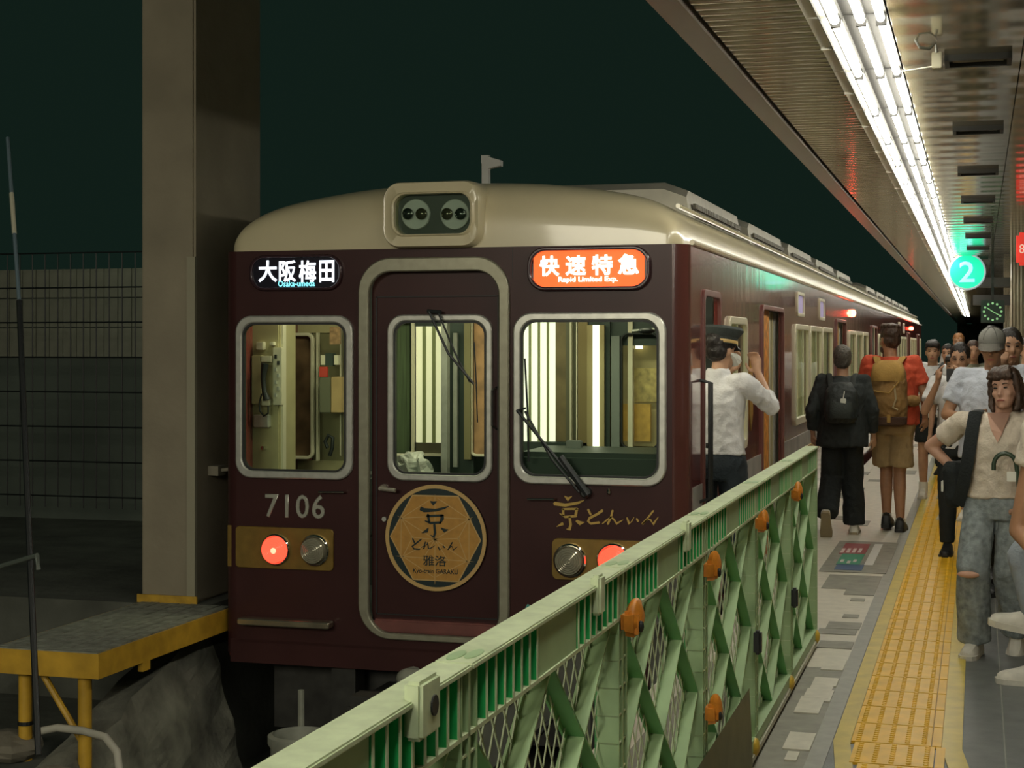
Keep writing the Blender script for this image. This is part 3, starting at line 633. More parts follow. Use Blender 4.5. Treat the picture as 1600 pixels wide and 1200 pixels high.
cab('switch_strip',426,543,440,633,Yc-.03,.04,cabl,cb_,.004)
for k in range(7): 
    a=F(431+(k%2)*4,557+k*10,Yc-.035); box('button',black if k<2 else alu,cb_,a[0]-.006,a[0]+.006,Yc-.045,Yc-.028,a[1]-.012,a[1]+.012)
cab('side_post',437,500,442,742,Yc+.02,.05,cabl)
cframe('partition_window_frame',443,520,491,718,PY,.022,cabl,.05)
cab('partition_glass_backing',447,524,487,714,PY+.02,.01,mat('dim brown view',(.12,.075,.04),.3,var=.6,vs_=6))
cab('partition_panel',440,480,444,745,PY+.03,.03,cabw)
cab('partition_panel',489,480,549,745,PY+.10,.03,mat('partition olive',(.20,.18,.09),.6))
cab('partition_panel',440,718,549,745,PY+.09,.03,cabw)
cab('partition_panel',440,480,549,520,PY+.09,.03,cabw)
cab('pipe_trim',494,520,497,720,PY,.03,cabl)
cab('red_card',499,573,511,589,PY-.15,.02,mat('red card',(.5,.05,.03),.5))
cab('meter_box',499,589,516,645,PY-.15,.10,mat('olive box',(.13,.13,.08),.5),bev=.004); cab('wood_box',517,589,534,645,PY-.15,.12,mat('tan box',(.42,.29,.13),.5,var=.15),bev=.004)
cab('notice',515,511,531,538,PY-.15,.02,mat('brown notice',(.30,.18,.09),.5,var=.4,vs_=40)); cab('dark_box',508,552,520,572,PY-.14,.05,cabd); cab('pale_tag',501,555,508,570,PY-.14,.03,cabl); cab('pale_tag',522,555,528,570,PY-.14,.03,cabl)
cab('trim_post',531,505,533,712,PY-.05,.03,cabl); cab('trim_post',538,505,547,705,PY-.08,.04,alu)
q=[F(x,y,PY-.2) for x,y in ((512,700),(508,690),(513,680),(520,684),(519,700),(515,712))]; bm=B(); tube(bm,[(p_[0],PY-.2,p_[1]) for p_ in q],.013,8); obj('coiled_cable',bm,black,t1,True)
# desk below windows
box('desk',cabd,t1,XL+.15,F(562,700)[0],YF+.06,YF+.5,.45,F(460,737,YF+.3)[1],bev=.02)
box('desk',cabd,t1,F(800,700)[0],XR-.1,YF+.06,YF+.7,.4,F(920,700,YF+.5)[1],bev=.03)
# middle window: striped screen, posts, crumpled bag
glowc=mat('glowing cream blind',(.85,.80,.58),.6,emit=.42,ecol=(1,.92,.62)); olive=mat('olive stripe',(.22,.24,.10),.6)  # both cream blinds glow to stand in for light falling on them
glow2=mat('brighter glowing cream blind',(.95,.92,.75),.6,emit=.95,ecol=(1,.97,.78))
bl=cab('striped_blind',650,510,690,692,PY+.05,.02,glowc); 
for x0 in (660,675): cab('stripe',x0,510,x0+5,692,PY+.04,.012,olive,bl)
cab('blind_foot',650,692,689,708,PY+.03,.03,mat('dark foot',(.08,.07,.04),.5)); cab('sill',640,708,694,713,PY,.05,cabl)
cab('green_curtain',620,500,640,708,PY+.1,.02,mat('green curtain',(.07,.10,.045),.8,stretch=(30,1,1),var=.4,vs_=3)); cframe('partition_window_frame',608,495,648,714,PY+.03,.02,cabl,.05)
cab('grey_post',689,505,699,745,PY-.1,.05,alu); cab('dark_post',700,490,740,745,PY+.05,.05,cabd); cab('grey_post',708,520,714,730,PY,.03,alu); cab('olive_post',725,505,735,718,PY,.03,mat('olive post',(.20,.17,.08),.5))
cframe('partition_window_frame',735,495,775,714,PY+.03,.016,cabl,.04)
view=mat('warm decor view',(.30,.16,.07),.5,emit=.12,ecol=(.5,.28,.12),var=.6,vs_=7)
cab('decor_view',738,500,775,712,PY+.06,.02,view)
bm=B(); a=F(642,727,YF+.3); ell(bm,(a[0],YF+.3,a[1]),(.12,.08,.07),None,26,16)
for v_ in bm.verts: v_.co+=Vector((noise.noise(v_.co*17),noise.noise(v_.co*15+Vector((5,0,0))),noise.noise(v_.co*19+Vector((9,0,0)))))*.05
tag(obj('crumpled_bag',bm,mat('clear grey bag',(.42,.42,.36),.35,var=.3,vs_=20)),'crumpled pale plastic bag behind the front door window','bag')
# right window
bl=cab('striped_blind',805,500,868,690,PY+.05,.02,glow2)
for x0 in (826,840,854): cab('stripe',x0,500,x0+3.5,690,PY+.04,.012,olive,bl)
cab('brown_panel',868,500,884,690,PY+.05,.03,mat('brown panel',(.17,.13,.06),.6,var=.3)); cab('dark_post',884,490,912,745,PY+.04,.04,mat('cab grey brown',(.12,.115,.07),.5)); cab('trim_post',890,500,893,690,PY,.03,cabl);cab('trim_post',900,500,902,700,PY,.03,cabl)
cab('gilt_post',903,500,918,702,PY,.03,mat('gilt panel',(.24,.18,.08),.4,.3))
tb=cab('lit_post',917,508,944,702,PY-.02,.03,mat('lit brass',(.4,.32,.16),.35,.4)); tl_=cab('glowing_strip',926,508,936,702,PY-.03,.015,mat('strip glow',(1,1,.9),.5,emit=1.7,ecol=(1,.97,.82)),tb)
cab('dark_post',945,490,953,745,PY+.02,.03,cabd); cab('grey_post',955,525,968,700,PY,.03,mat('cool grey',(.17,.19,.17),.5)); cab('door_dark',944,480,1060,540,PY+.05,.03,cabd)
cframe('partition_window_frame',970,520,1030,702,PY+.02,.012,black,.05)
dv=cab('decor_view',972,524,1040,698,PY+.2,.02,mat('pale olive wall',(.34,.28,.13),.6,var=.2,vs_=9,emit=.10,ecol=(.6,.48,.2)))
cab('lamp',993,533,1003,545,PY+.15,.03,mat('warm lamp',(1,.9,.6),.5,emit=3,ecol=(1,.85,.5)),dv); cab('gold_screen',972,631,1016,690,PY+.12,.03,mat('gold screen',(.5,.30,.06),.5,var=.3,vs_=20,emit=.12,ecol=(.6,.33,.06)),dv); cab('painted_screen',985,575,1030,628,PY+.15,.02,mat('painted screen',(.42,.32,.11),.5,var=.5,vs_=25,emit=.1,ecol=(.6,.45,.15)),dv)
cab('red_label',996,706,1027,712,YF+.25,.01,mat('red label',(.35,.03,.03),.5)); cab('lower_dark',944,702,1060,760,PY,.03,cabd); cab('lower_dark',800,690,945,760,PY,.03,cabd)
cab('monitor',884,688,908,715,YF+.5,.05,mat('monitor',(.16,.17,.15),.5),bev=.006)
bar('sun_visor_rod',[(970,517,YF+.3),(1030,512,YF+.3)],.01,alu,t1)
bm=B(); a=F(1010,517,YF+.3); ell(bm,(a[0],YF+.3,a[1]),(.05,.03,.02)); obj('fan',bm,black,t1)
box('partition_wall',cabd,t1,XL+.05,XR-.06,PY+.28,PY+.31,0,2.15)
# ---- roof (cream) with rounded front
prof=[(-1.375,ZE),(-1.372,ZE+.06),(-1.34,ZE+.14),(-1.27,ZE+.215),(-1.15,ZE+.275),(-.95,ZE+.325),(-.6,ZE+.375),(-.3,ZE+.395),(0,ZE+.40),(.3,ZE+.395),(.6,ZE+.375),(.95,ZE+.325),(1.15,ZE+.275),(1.27,ZE+.215),(1.34,ZE+.14),(1.372,ZE+.06),(1.375,ZE)]
from bisect import bisect
def dens(P,k=4):
    out=[]
    for i in range(len(P)-1):
        for j in range(k):
            t_=j/k; p0=P[max(i-1,0)];p1=P[i];p2=P[i+1];p3=P[min(i+2,len(P)-1)]
            out.append(tuple(.5*(2*p1[c]+(p2[c]-p0[c])*t_+(2*p0[c]-5*p1[c]+4*p2[c]-p3[c])*t_*t_+(-p0[c]+3*p1[c]-3*p2[c]+p3[c])*t_**3) for c in (0,1)))
    return out+[P[-1]]
profd=dens(prof,4)
def roofmesh(front,L):
    bm=B(); ST=[]
    if front:
        for k in range(15): ST.append(R(90*k/14))
    rows=[]
    for a in ST:
        row=[]
        for x,z in profd:
            h=(z-ZE); e=max(0,(abs(x)-(1.375-CR))/CR); e=min(e,1)
            ycorner=CR*(1-math.sqrt(max(0,1-e*e)))
            y=ycorner+(.34)*(1-math.cos(a))**1.25
            xx=x*(1) 
            row.append(bm.verts.new((XC+xx*(1-.0),YF+y,ZE+h*math.sin(a)**.62 if a>0 else ZE)))
        rows.append(row)
    y0=YF+.5 if front else YF
    for y in (y0,YF+L-.05,):
        rows.append([bm.verts.new((XC+x,y,z)) for x,z in profd])
    for i in range(len(rows)-1):
        for k in range(len(profd)-1):
            q=[rows[i][k],rows[i][k+1],rows[i+1][k+1],rows[i+1][k]]
            bm.faces.new(q)
    bmesh.ops.remove_doubles(bm,verts=bm.verts[:],dist=.0004); bmesh.ops.recalc_face_normals(bm,faces=bm.faces[:])
    return bm
LC=18.85
rf=obj('roof',roofmesh(True,LC),cream,t1,60)
# gutter ridge along the eave
def gutter(parent,y0,y1):
    bm=B(); tube(bm,[(XR+.006,y0,ZE+.012),(XR+.006,y1,ZE+.012)],.016,8); obj('gutter',bm,cream,parent,True)
    bm=B(); tube(bm,[(XR-.11,y0+.2,ZE+.235),(XR-.11,y1,ZE+.235)],.014,8); obj('upper_gutter',bm,cream,parent,True)
gutter(t1,YF+CR,YF+LC-.05)
# headlight housing
hx0,hx1,hz0,hz1=fr(603,757,286,384); hw=hx1-hx0
def housing():
    bm=B(); outl=rrect(hx0,hx1,F(680,388)[1],F(680,284)[1],.10,8); n_=len(outl)
    cx,cz=(hx0+hx1)/2,(outl[0][1]+outl[-1][1])/2
    rings=[]
    for y,k in ((.75,1.03),(.12,1.0),(.055,.985),(.03,.95)):
        rings.append([bm.verts.new((cx+(x-cx)*k,YF+y-.105,cz+(z-cz)*k)) for x,z in outl])
    inn=fr(624,739,305,366); ir=rrect(*inn,.07,8); icx=(inn[0]+inn[1])/2; icz=(inn[2]+inn[3])/2
    for y,k in ((.0,1.14),(-.012,1.08),(-.008,1.03),(.058,1.0)):
        rings.append([bm.verts.new((icx+(x-icx)*k,YF-.07+y,icz+(z-icz)*k)) for x,z in ir])
    for i in range(len(rings)-1):
        for k in range(n_): bm.faces.new([rings[i][k],rings[i][(k+1)%n_],rings[i+1][(k+1)%n_],rings[i+1][k]])
    bmesh.ops.recalc_face_normals(bm,faces=bm.faces[:]); return bm,inn
bm,inn=housing(); hh=obj('headlight_housing',bm,cream,t1,50)
box('well',mat('lamp well dark',(.03,.035,.03),.4),hh,inn[0]-.01,inn[1]+.01,YF-.016,YF-.010,inn[2]-.01,inn[3]+.01)
dk=mat('headlight lens dark',(.02,.025,.02),.08,coat=1); dg=mat('headlight disc grey',(.62,.60,.60),.6)
for px in (652,713):
    x,z=F(px,335.5); bm=B(); lathe(bm,[(.088,.03),(.088,.02),(.084,.015)],(x,YF-.046,z),'Y',32); d_=obj('headlight_disc',bm,dg,hh,40)
    for k,q in enumerate((-11,10)):
        x2,z2=F(px+q,335); bm=B(); lathe(bm,[(.034,.02),(.034,.006),(.03,.002),(.028,.008),(.018,.003),(.006,.0)],(x2,YF-.052,z2),'Y',20); obj('headlight_lens',bm,dk if (k==0)==(px==652) else mat('lens bronze',(.10,.09,.06),.12,.5),hh,40)
if True:
    inz=fr(624,739,305,366); plate('cover_glass',[rrect(*inz,.07,8)],glass,hh,Y=YF-.058,th=.003)
# antenna
a=W(760,285,Y=YF+.9); b=W(760,243,Y=YF+.9); am=mat('antenna grey',(.45,.45,.42),.5); an=box('antenna_post',am,t1,a.x-.025,a.x+.02,a.y-.02,a.y+.02,a.z-.06,b.z)
bm=B(); P=[(a.x-.025,b.z+.0),(a.x+.10,b.z-.035),(a.x+.10,b.z-.07),(a.x+.02,b.z-.085),(a.x-.025,b.z-.05)]
A=[bm.verts.new((x,a.y-.03,z)) for x,z in P]; C=[bm.verts.new((x,a.y+.03,z)) for x,z in P]; bm.faces.new(A);bm.faces.new(C[::-1])
for k in range(5): bm.faces.new([A[k],C[k],C[(k+1)%5],A[(k+1)%5]])
bmesh.ops.recalc_face_normals(bm,faces=bm.faces[:]); obj('horn',bm,am,an)
# ---- generic car body (sides, windows, doors, roof gear)
wfr=mat('cream window frame',(.60,.56,.40),.35,.2); dorange=mat('orange door edge',(.55,.22,.03),.45,var=.5,vs_=14); din=mat('saloon dark',(.035,.03,.022),.6)
curt=mat('glowing saloon curtain',(.42,.36,.20),.8,var=.35,vs_=6,stretch=(1,6,1),emit=.30,ecol=(.9,.78,.45))  # curtain glow stands in for the saloon light on it
goldband=mat('gold wave band',(.42,.24,.04),.35,.4,var=.35,vs_=5); greywave=mat('grey wave band',(.26,.25,.23),.4,var=.3,vs_=4)
DO=[(11.9,13.2),(18.35,19.65),(24.6,25.9)]
WI=[(10.2,11.05),(14.05,15.22),(15.34,16.5),(16.62,17.75),(20.2,21.3),(21.42,22.5),(22.62,23.7),(26.25,27.2)]
WZ=(.90,1.79)
def side(parent,front,y_end):
    holes=[]
    if front: holes.append(rrect(9.28,9.86,.02,1.90,.05))
    for a,b in DO: holes.append(rrect(a,b,.02,1.885,.05))
    for a,b in WI: holes.append(rrect(a+.02,b-.02,WZ[0]+.02,WZ[1]-.02,.05))
    for a in (14.3,16.35): holes.append(rrect(a+.01,a+.56,1.87,2.07,.04))
    sd=plate('side_wall',[rect(YF+(CR if front else 0),y_end,-.28,ZE)]+holes,maroon,parent,X=XR-.015,th=.03)
    plate('far_side_wall',[rect(YF+CR,y_end,-.28,ZE)],maroon,parent,X=XL+.015,th=.03)
    for a,b in WI:
        w_=plate('side_window',[rrect(a,b,*WZ,.08),rrect(a+.055,b-.055,WZ[0]+.06,WZ[1]-.05,.05)],wfr,parent,X=XR+.004,th=.03,bevel=.005)
        plate('pane',[rrect(a+.05,b-.05,WZ[0]+.05,WZ[1]-.04,.05)],glass,w_,X=XR-.005,th=.004)
        for q in (a+.30,b-.34): box('inner_mullion',wfr,w_,XR-.05,XR-.02,q,q+.05,WZ[0]+.02,WZ[1]-.02)
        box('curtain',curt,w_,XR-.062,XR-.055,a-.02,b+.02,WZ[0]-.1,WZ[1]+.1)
    for i,(a,b) in enumerate(DO):
        d_=plate('door_opening_trim',[rrect(a-.02,b+.02,0,1.905,.06),rrect(a+.015,b-.015,-.01,1.87,.05)],mat('door trim',(.16,.06,.05),.35),parent,X=XR+.002,th=.03,bevel=.004)
        box('door_edge',dorange,d_,XR-.05,XR-.03,a+.34,a+.66,.02,1.87)
        for k,(q,w2,mm) in enumerate(((.86,.10,wfr),(1.08,.05,cabw),(1.22,.16,alu),(1.50,.05,wfr))): box('door_leaf_edge',mm,d_,XR-.07,XR-.055,a+q,a+q+w2,.02,1.87)
        box('door_pocket',din,d_,XR-.10,XR-.09,a-.3,b+1.2,0,2.0)
    for a in (14.3,16.35):
        s_=plate('side_sign_frame',[rrect(a-.01,a+.58,1.86,2.08,.05),rrect(a+.03,a+.54,1.89,2.05,.03)],wfr,parent,X=XR+.002,th=.02,bevel=.004)
        box('screen',mat('side screen glow',(.3,.25,.4),.4,emit=.30,ecol=(.45,.38,.62)),s_,XR-.012,XR-.006,a,a+.57,1.87,2.07)
    return sd
def lampred(parent,y):
    bm=B(); lathe(bm,[(.045,-.01),(.045,.03),(.035,.045)],(XR,y,2.01),'X',16); l=obj('side_lamp',bm,mat('side lamp red glow',(1,.05,.02),.3,emit=55,ecol=(1,.04,.018)),parent,True)
    bm=B(); lathe(bm,[(.016,.045),(.012,.052)],(XR,y,2.01),'X',12); obj('lamp_core',bm,mat('lamp core glow',(1,.8,.7),.3,emit=6,ecol=(1,.8,.7)),l)
def acunits(parent,y0,y1):
    am_=mat('roof unit grey',(.42,.40,.33),.5,.3,var=.1); gm=mat('grille dark',(.10,.09,.06),.6)
    y=y0; i=0
    while y<y1-2.2:
        L_=2.45; bm=B(); x0,x1=XC-.55,XC+1.10
        P=[(x0,ZE+.30),(x0,ZE+.48),(x0+.12,ZE+.55),(x1-.2,ZE+.55),(x1-.04,ZE+.49),(x1,ZE+.20)]
        rows=[[bm.verts.new((px_,yy,pz_)) for px_,pz_ in P] for yy in (y,y+.08,y+L_-.08,y+L_)]
        for k,r_ in enumerate(rows):
            if k in (0,3):
                for v_ in r_:
                    if v_.co.z>ZE+.4: v_.co.z-=.05
        for a in range(3):
            for k in range(5): bm.faces.new([rows[a][k],rows[a][k+1],rows[a+1][k+1],rows[a+1][k]])
        bm.faces.new(rows[0][::-1]); bm.faces.new(rows[-1]); bmesh.ops.recalc_face_normals(bm,faces=bm.faces[:])
        u_=obj('roof_unit',bm,am_,parent,30)
        bm=B()
        for r_ in range(3):
            for k in range(29): bx(bm,x1-.014,x1+.004,y+.12+k*.076,y+.12+k*.076+.055,ZE+.27+r_*.05,ZE+.27+r_*.05+.035)
        g_=obj('grille',bm,gm,u_); g_['kind']='stuff'
        y+=3.0; i+=1
def bands(parent,front,y_end):
    y0=YF+CR+.05
    segs=[]; cur=y0
    for a,b in ([(9.26,9.88)] if front else [])+DO: segs.append((cur,a-.03)); cur=b+.03
    segs.append((cur,y_end))
    for a,b in segs:
        if b-a<.15: continue
        box('gold_band',goldband,parent,XR,XR+.004,a,b,.58,.66); box('grey_band',greywave,parent,XR,XR+.0035,a,b,.67,.80)
side(t1,True,YF+LC-.05); lampred(t1,20.7); acunits(t1,YF+1.95,YF+LC-.3); bands(t1,True,YF+LC-.05)
box('end_wall',maroon,t1,XL+.02,XR-.02,YF+LC-.08,YF+LC-.06,-.2,ZE)
# gold flame mark near the corner, emblem by the first window
bm=B(); A=[(8.92,.0+.10),(9.04,.10),(9.02,.32),(8.985,.62),(8.95,.36)]; bm.faces.new([bm.verts.new((XR+.003,y,z)) for y,z in A]); bmesh.ops.solidify(bm,geom=bm.faces[:],thickness=.003); obj('gold_flame_mark',bm,goldband,t1)
plate('gold_emblem',[[(11.30,1.0),(11.22,1.12),(11.22,1.38),(11.30,1.52),(11.38,1.38),(11.38,1.12)]],goldband,t1,X=XR+.004,th=.006)
# cab doorway, white bulkhead seen in it, handrails
box('cab_side_light_panel',cabl,t1,XR-.55,XR-.52,9.75,9.8,.0,2.05)
plate('cab_doorway_trim',[rrect(9.25,9.89,0,1.93,.06),rrect(9.29,9.85,-.01,1.89,.05)],mat('door trim',(.16,.06,.05),.35),t1,X=XR+.003,th=.02,bevel=.004)
for y in (9.14,9.205):
    bm=B(); tube(bm,[(XR,y,1.40),(XR+.06,y,1.385),(XR+.06,y,.72),(XR,y,.70)],.010,10); obj('handrail',bm,black,t1,True)
# lower front: coupler and dark underframe
box('underframe',steel,t1,XL+.2,XR-.2,YF+.3,YF+LC-.4,-.75,-.3)
for x in (-.8,.8):
    for y in (YF+2.4,YF+4.5):
        bm=B(); lathe(bm,[(.41,-.06),(.43,-.055),(.43,.05),(.1,.06)],(XC+x,y,-.53),'X',24); obj('wheel',bm,steel,t1,40)
x=F(600,1080)[0]; cpn=box('coupler_post',steel,t1,x-.35,x-.2,YF+.05,YF+.2,-.9,-.3); box('draw_bar',steel,cpn,x-.1,x+.15,YF-.35,YF+.3,-.62,-.42,bev=.03)
for k in range(4):
    xx=F(640+k*60,1060)[0]; bm=B(); tube(bm,[(xx,YF+.1,-.3),(xx+.03,YF-.08,-.45),(xx+.08,YF-.1,-.62),(xx+.16,YF,-.5)],.028,10); obj('hose',bm,black if k%2 else steelg,cpn,True)
bm=B(); q=F(642,1060,YF-.1); ell(bm,(q[0],YF-.1,q[1]),(.09,.07,.06)); lathe(bm,[(.06,-.12),(.06,-.05)],(q[0],YF,q[1]),'Y',16); obj('air_coupling',bm,steelg,cpn,True)
# ---- following cars: one car copied
t2=thing('train_car','maroon train car directly behind the front car, with a red side lamp','train car',(XC,YF,-1.1))
obj('roof',roofmesh(False,LC),cream,t2,60); gutter(t2,YF,YF+LC-.05); side(t2,False,YF+LC-.05); lampred(t2,20.7); acunits(t2,YF+1.2,YF+LC-.3); bands(t2,False,YF+LC-.05)
box('underframe',steel,t2,XL+.2,XR-.2,YF+.3,YF+LC-.4,-.75,-.3)
t2.location=(XC,YF+LC,-1.1)
labs=['third','fourth','fifth']
for k in range(2): copytree(t2,(XC,YF+LC*(k+2),-1.1),label='maroon train car, %s from the front, far along the platform'%labs[k])
# green cord tied on the front
bm=B(); q=[F(x,y,YF-.05) for x,y in ((826,945),(822,952),(826,960),(834,955),(838,948),(846,956))]; tube(bm,[(a[0],YF-.05,a[1]) for a in q],.009,6); tag(obj('green_cord',bm,mat('turquoise cord',(.12,.42,.36),.5),None,True),'small turquoise cord loop on the train front just above the barrier','cord')
# ================================================================== BARRIER
FXX=-.85; PH=1.066
fence_names=['farthest green barrier panel, at the free end of the row','second green barrier panel from its far end','third green barrier panel from its far end, with a grey plate over its foot','fourth green barrier panel from its far end','fifth green barrier panel from its far end','sixth green barrier panel from its far end, at the bottom of the picture','nearest green barrier panel, cut off by the bottom edge']
PW=1.212
greenm=mat('shaded brace green',(.13,.36,.13),.5,var=.1,vs_=12); greenl=mat('pale lattice green',(.45,.52,.34),.5)
def fence_panel():
    t=thing('barrier_panel',fence_names[0],'barrier',(FXX,8.62-PW,0),0,'green barrier panels'); y0,y1=0,PW
    xb,xf=-.03,.03
    obj('top_cap',bx(B(),xb-.006,xf+.006,.003,PW-.003,PH-.012,PH,None,.003),greent,t,local=True)
    for k,(a,b) in enumerate(((.02,.1),(.11,.19))):
        bm=B(); lathe(bm,[(.028,0),(.028,.0015)],(0,0,0),'Z',20); bmesh.ops.scale(bm,verts=bm.verts,vec=(.45,1.5,1)); bmesh.ops.translate(bm,verts=bm.verts,vec=(-.013+k*.026,.06+k*.02,PH)); obj('cap_mark',bm,greenp,t,local=True)
    obj('upper_web',bx(B(),xb,xb+.006,.0,PW,PH-.115,PH-.012),greend,t,local=True)
    obj('upper_flange',bx(B(),xb,xf,.0,PW,PH-.122,PH-.114),greent,t,local=True)
    obj('flat_plate',bx(B(),xf-.012,xf-.004,.46,.76,PH-.114,PH-.012),greenp,t,local=True)
    ribm_=bpy.data.meshes.get('rib')
    if True:
        me=bpy.data.meshes.new('rib'); bm=bx(B(),xb+.004,xf-.002,-.003,.003,PH-.115,PH-.012); fe=len(bm.faces); bx(bm,xf-.0018,xf+.0005,-.004,.004,PH-.115,PH-.012); bm.faces.ensure_lookup_table()
        for f_ in bm.faces[fe:]: f_.material_index=1
        bm.to_mesh(me); bm.free(); me.materials.append(greend); me.materials.append(greent)
        for k in list(range(2,9))+list(range(14,22)): o=link('rib',me,None,t); o.matrix_parent_inverse=Matrix(); o.location.y=k*.0555-.01
    for y in (0.0,PW-.045):
        bm=B(); bx(bm,xb,xb+.006,y,y+.045,.06,PH-.012); p_=obj('post',bm,greend,t,local=True)
        for q in (y,y+.039):
            bm=B(); bx(bm,xb,xf,q,q+.006,.06,PH-.012); s_=obj('post_flange',bm,greenp,p_); s_.matrix_parent_inverse=Matrix()
        bm=B()
        for k in range(13): bx(bm,xb,xf-.002,y,y+.045,.12+k*.066,.124+k*.066)
        s_=obj('rungs',bm,greent,p_); s_.matrix_parent_inverse=Matrix(); s_['kind']='stuff'
    zt=PH-.12; zb=.10
    def diag(ya,za,yb2,zb2,nm='brace'):
        a=Vector((0,ya,za)); b=Vector((0,yb2,zb2)); L_=(b-a).length; an=math.atan2(zb2-za,yb2-ya)
        M=Matrix.Translation((a+b)/2)@Matrix.Rotation(an,4,'X'); bm=B()
        bx(bm,xb,xb+.006,-L_/2,L_/2,-.016,.016,M); bx(bm,xb+.006,xf-.016,-L_/2,L_/2,-.003,.003,M)
        return obj(nm,bm,greenp if (zb2-za)*(yb2-ya)>0 else greenm,t,local=True)  # falling diagonals get a darker green, their shading put into the colour
    ym=PW/2; zm=(zt+zb)/2; ya,yb2=.045,PW-.045
    for q in ((ya,zt,yb2,zb),(ya,zb,yb2,zt),(ym,zt,yb2,zm),(ym,zt,ya,zm),(ya,zm,ym,zb),(yb2,zm,ym,zb)): diag(*q)
    bm=B(); H_=zt-zb; Wd=yb2-ya; st=.078; sl=H_/Wd*1.9
    for sg in (1,-1):
        c=-H_/sl
        while c<Wd+H_/sl:
            # line y = ya+c + (z-zb)/sl*sg
            pts=[]
            z0,z1=zb,zt; Y0_=ya+c; Y1_=ya+c+sg*H_/sl
            def cl(yv): return (yv-Y0_)/(Y1_-Y0_)
            t0,t1_=0,1
            lo,hi=sorted((cl(ya),cl(yb2))); t0=max(0,lo); t1_=min(1,hi)
            if t1_-t0>.01:
                a=Vector((xb+.006,Y0_+(Y1_-Y0_)*t0,zb+H_*t0)); b=Vector((xb+.006,Y0_+(Y1_-Y0_)*t1_,zb+H_*t1_)); dv_=(b-a).normalized(); nr=Vector((0,-dv_.z,dv_.y))*.002
                vv=[]
                for p_ in (a,b):
                    for dx,s_ in ((0,-1),(0,1),(.003,1),(.003,-1)): vv.append(bm.verts.new(p_+Vector((dx,0,0))+nr*s_))
                for q in ((0,1,2,3),(4,7,6,5),(0,4,5,1),(1,5,6,2),(2,6,7,3),(3,7,4,0)): bm.faces.new([vv[k] for k in q])
            c+=st
    o=obj('lattice_mesh',bm,greenl,t,local=True); o['kind']='stuff'
    obj('bottom_rail',bx(B(),xb,xf,0,PW,.055,.10),greenp,t,local=True)
    obj('foot_rail',bx(B(),.0,.035,0,PW,.02,.05,None,.004),mat('pale foot rail',(.50,.50,.38),.5,var=.15,vs_=20),t,local=True)
    bm=B(); ell(bm,(.03,PW-.06,.065),(.02,.045,.035),None,8,6); obj('foot_clip',bm,mat('yellow clip',(.62,.42,.05),.5),t,True,local=True)
    return t
fp=fence_panel(); panels=[fp]
for k in range(1,7): panels.append(copytree(fp,(FXX,8.62-PW*(k+1),0),label=fence_names[k]))
# orange connector clips
clips=[(1225,786,7.38,'orange connector clip on the barrier, farthest from the camera'),(1167,834,6.15,'orange connector clip with a dark hole, second farthest on the barrier'),(1084,910,4.96,'orange connector clip on the upper middle of the barrier'),(947,1000,3.76,'largest orange connector clip, nearest on the upper barrier'),(1088,1143,4.98,'orange connector clip low on the barrier')]
for px,py,u,lab in clips:
    z=W(px,py,X=FXX+.045).z; c=thing('connector_clip',lab,'clip',(FXX+.04,u,z),0,'orange connector clips')
    bm=B(); bx(bm,-.008,.035,-.035,.035,-.03,.03,None,.01); ell(bm,(.02,.01,.012),(.022,.04,.042),None,10,8); 
    for v_ in bm.verts: v_.co+=Vector((0,noise.noise(v_.co*30+Vector((u,0,0))),noise.noise(v_.co*30+Vector((0,u,3)))))*.012
    obj('body',bm,orangep,c,True,local=True)
    bm=B(); ell(bm,(.038,-.012,-.006),(.008,.012,.014),None,8,6); obj('hole',bm,black,c,local=True)
for px,py,u,lab in ((1233,946,7.4,'black and yellow latch on the second barrier joint'),(1172,1020,6.12,'small black latch low on the third barrier joint')):
    z=W(px,py,X=FXX+.045).z; bm=B(); bx(bm,FXX+.03,FXX+.06,u-.03,u+.01,z-.045,z+.045,None,.008); bx(bm,FXX+.03,FXX+.055,u+.012,u+.03,z-.04,z+.04,None,.006); tag(obj('latch',bm,black),lab,'latch')
# small box bracket on cap of nearest joint
a=W(660,1103,X=FXX+.035); bk=box('bracket',greent,None,FXX+.02,FXX+.05,a.y-.045,a.y+.045,a.z-.045,a.z+.045,bev=.006); tag(bk,'pale green bracket with an oval hole under the nearest barrier cap','bracket')
bm=B(); lathe(bm,[(.016,0),(.016,.003)],(FXX+.05,a.y+.01,a.z),'X',14); obj('oval_hole',bm,black,bk)
for px,py,y in ((936,925,3.66),(1073,835,4.87)):
    a=W(px,py,X=FXX+.035); tag(box('bracket',greent,None,FXX+.02,FXX+.045,a.y-.025,a.y+.025,a.z-.05,a.z+.04,bev=.006),'pale green lug under the barrier cap at the %s joint'%('fifth' if y<4 else 'fourth'),'bracket')
# triangular pale foot plate leaning on the third panel
bm=B(); P=[(FXX+.04,6.08,.36),(FXX+.04,4.9,.0),(FXX+.10,4.9,.0),(FXX+.10,6.12,.0),(FXX+.045,6.12,.36)]
v_=[bm.verts.new(p_) for p_ in ((FXX+.042,5.90,.34),(FXX+.042,4.30,.33),(FXX+.055,4.30,.055),(FXX+.055,5.90,.055))]
bm.faces.new([v_[0],v_[1],v_[2],v_[3]]); bmesh.ops.solidify(bm,geom=bm.faces[:],thickness=.006); tag(obj('foot_plate',bm,mat('pale foot plate',(.34,.34,.24),.6,var=.1)),'grey olive plate covering the bottom of the third barrier panel','plate')
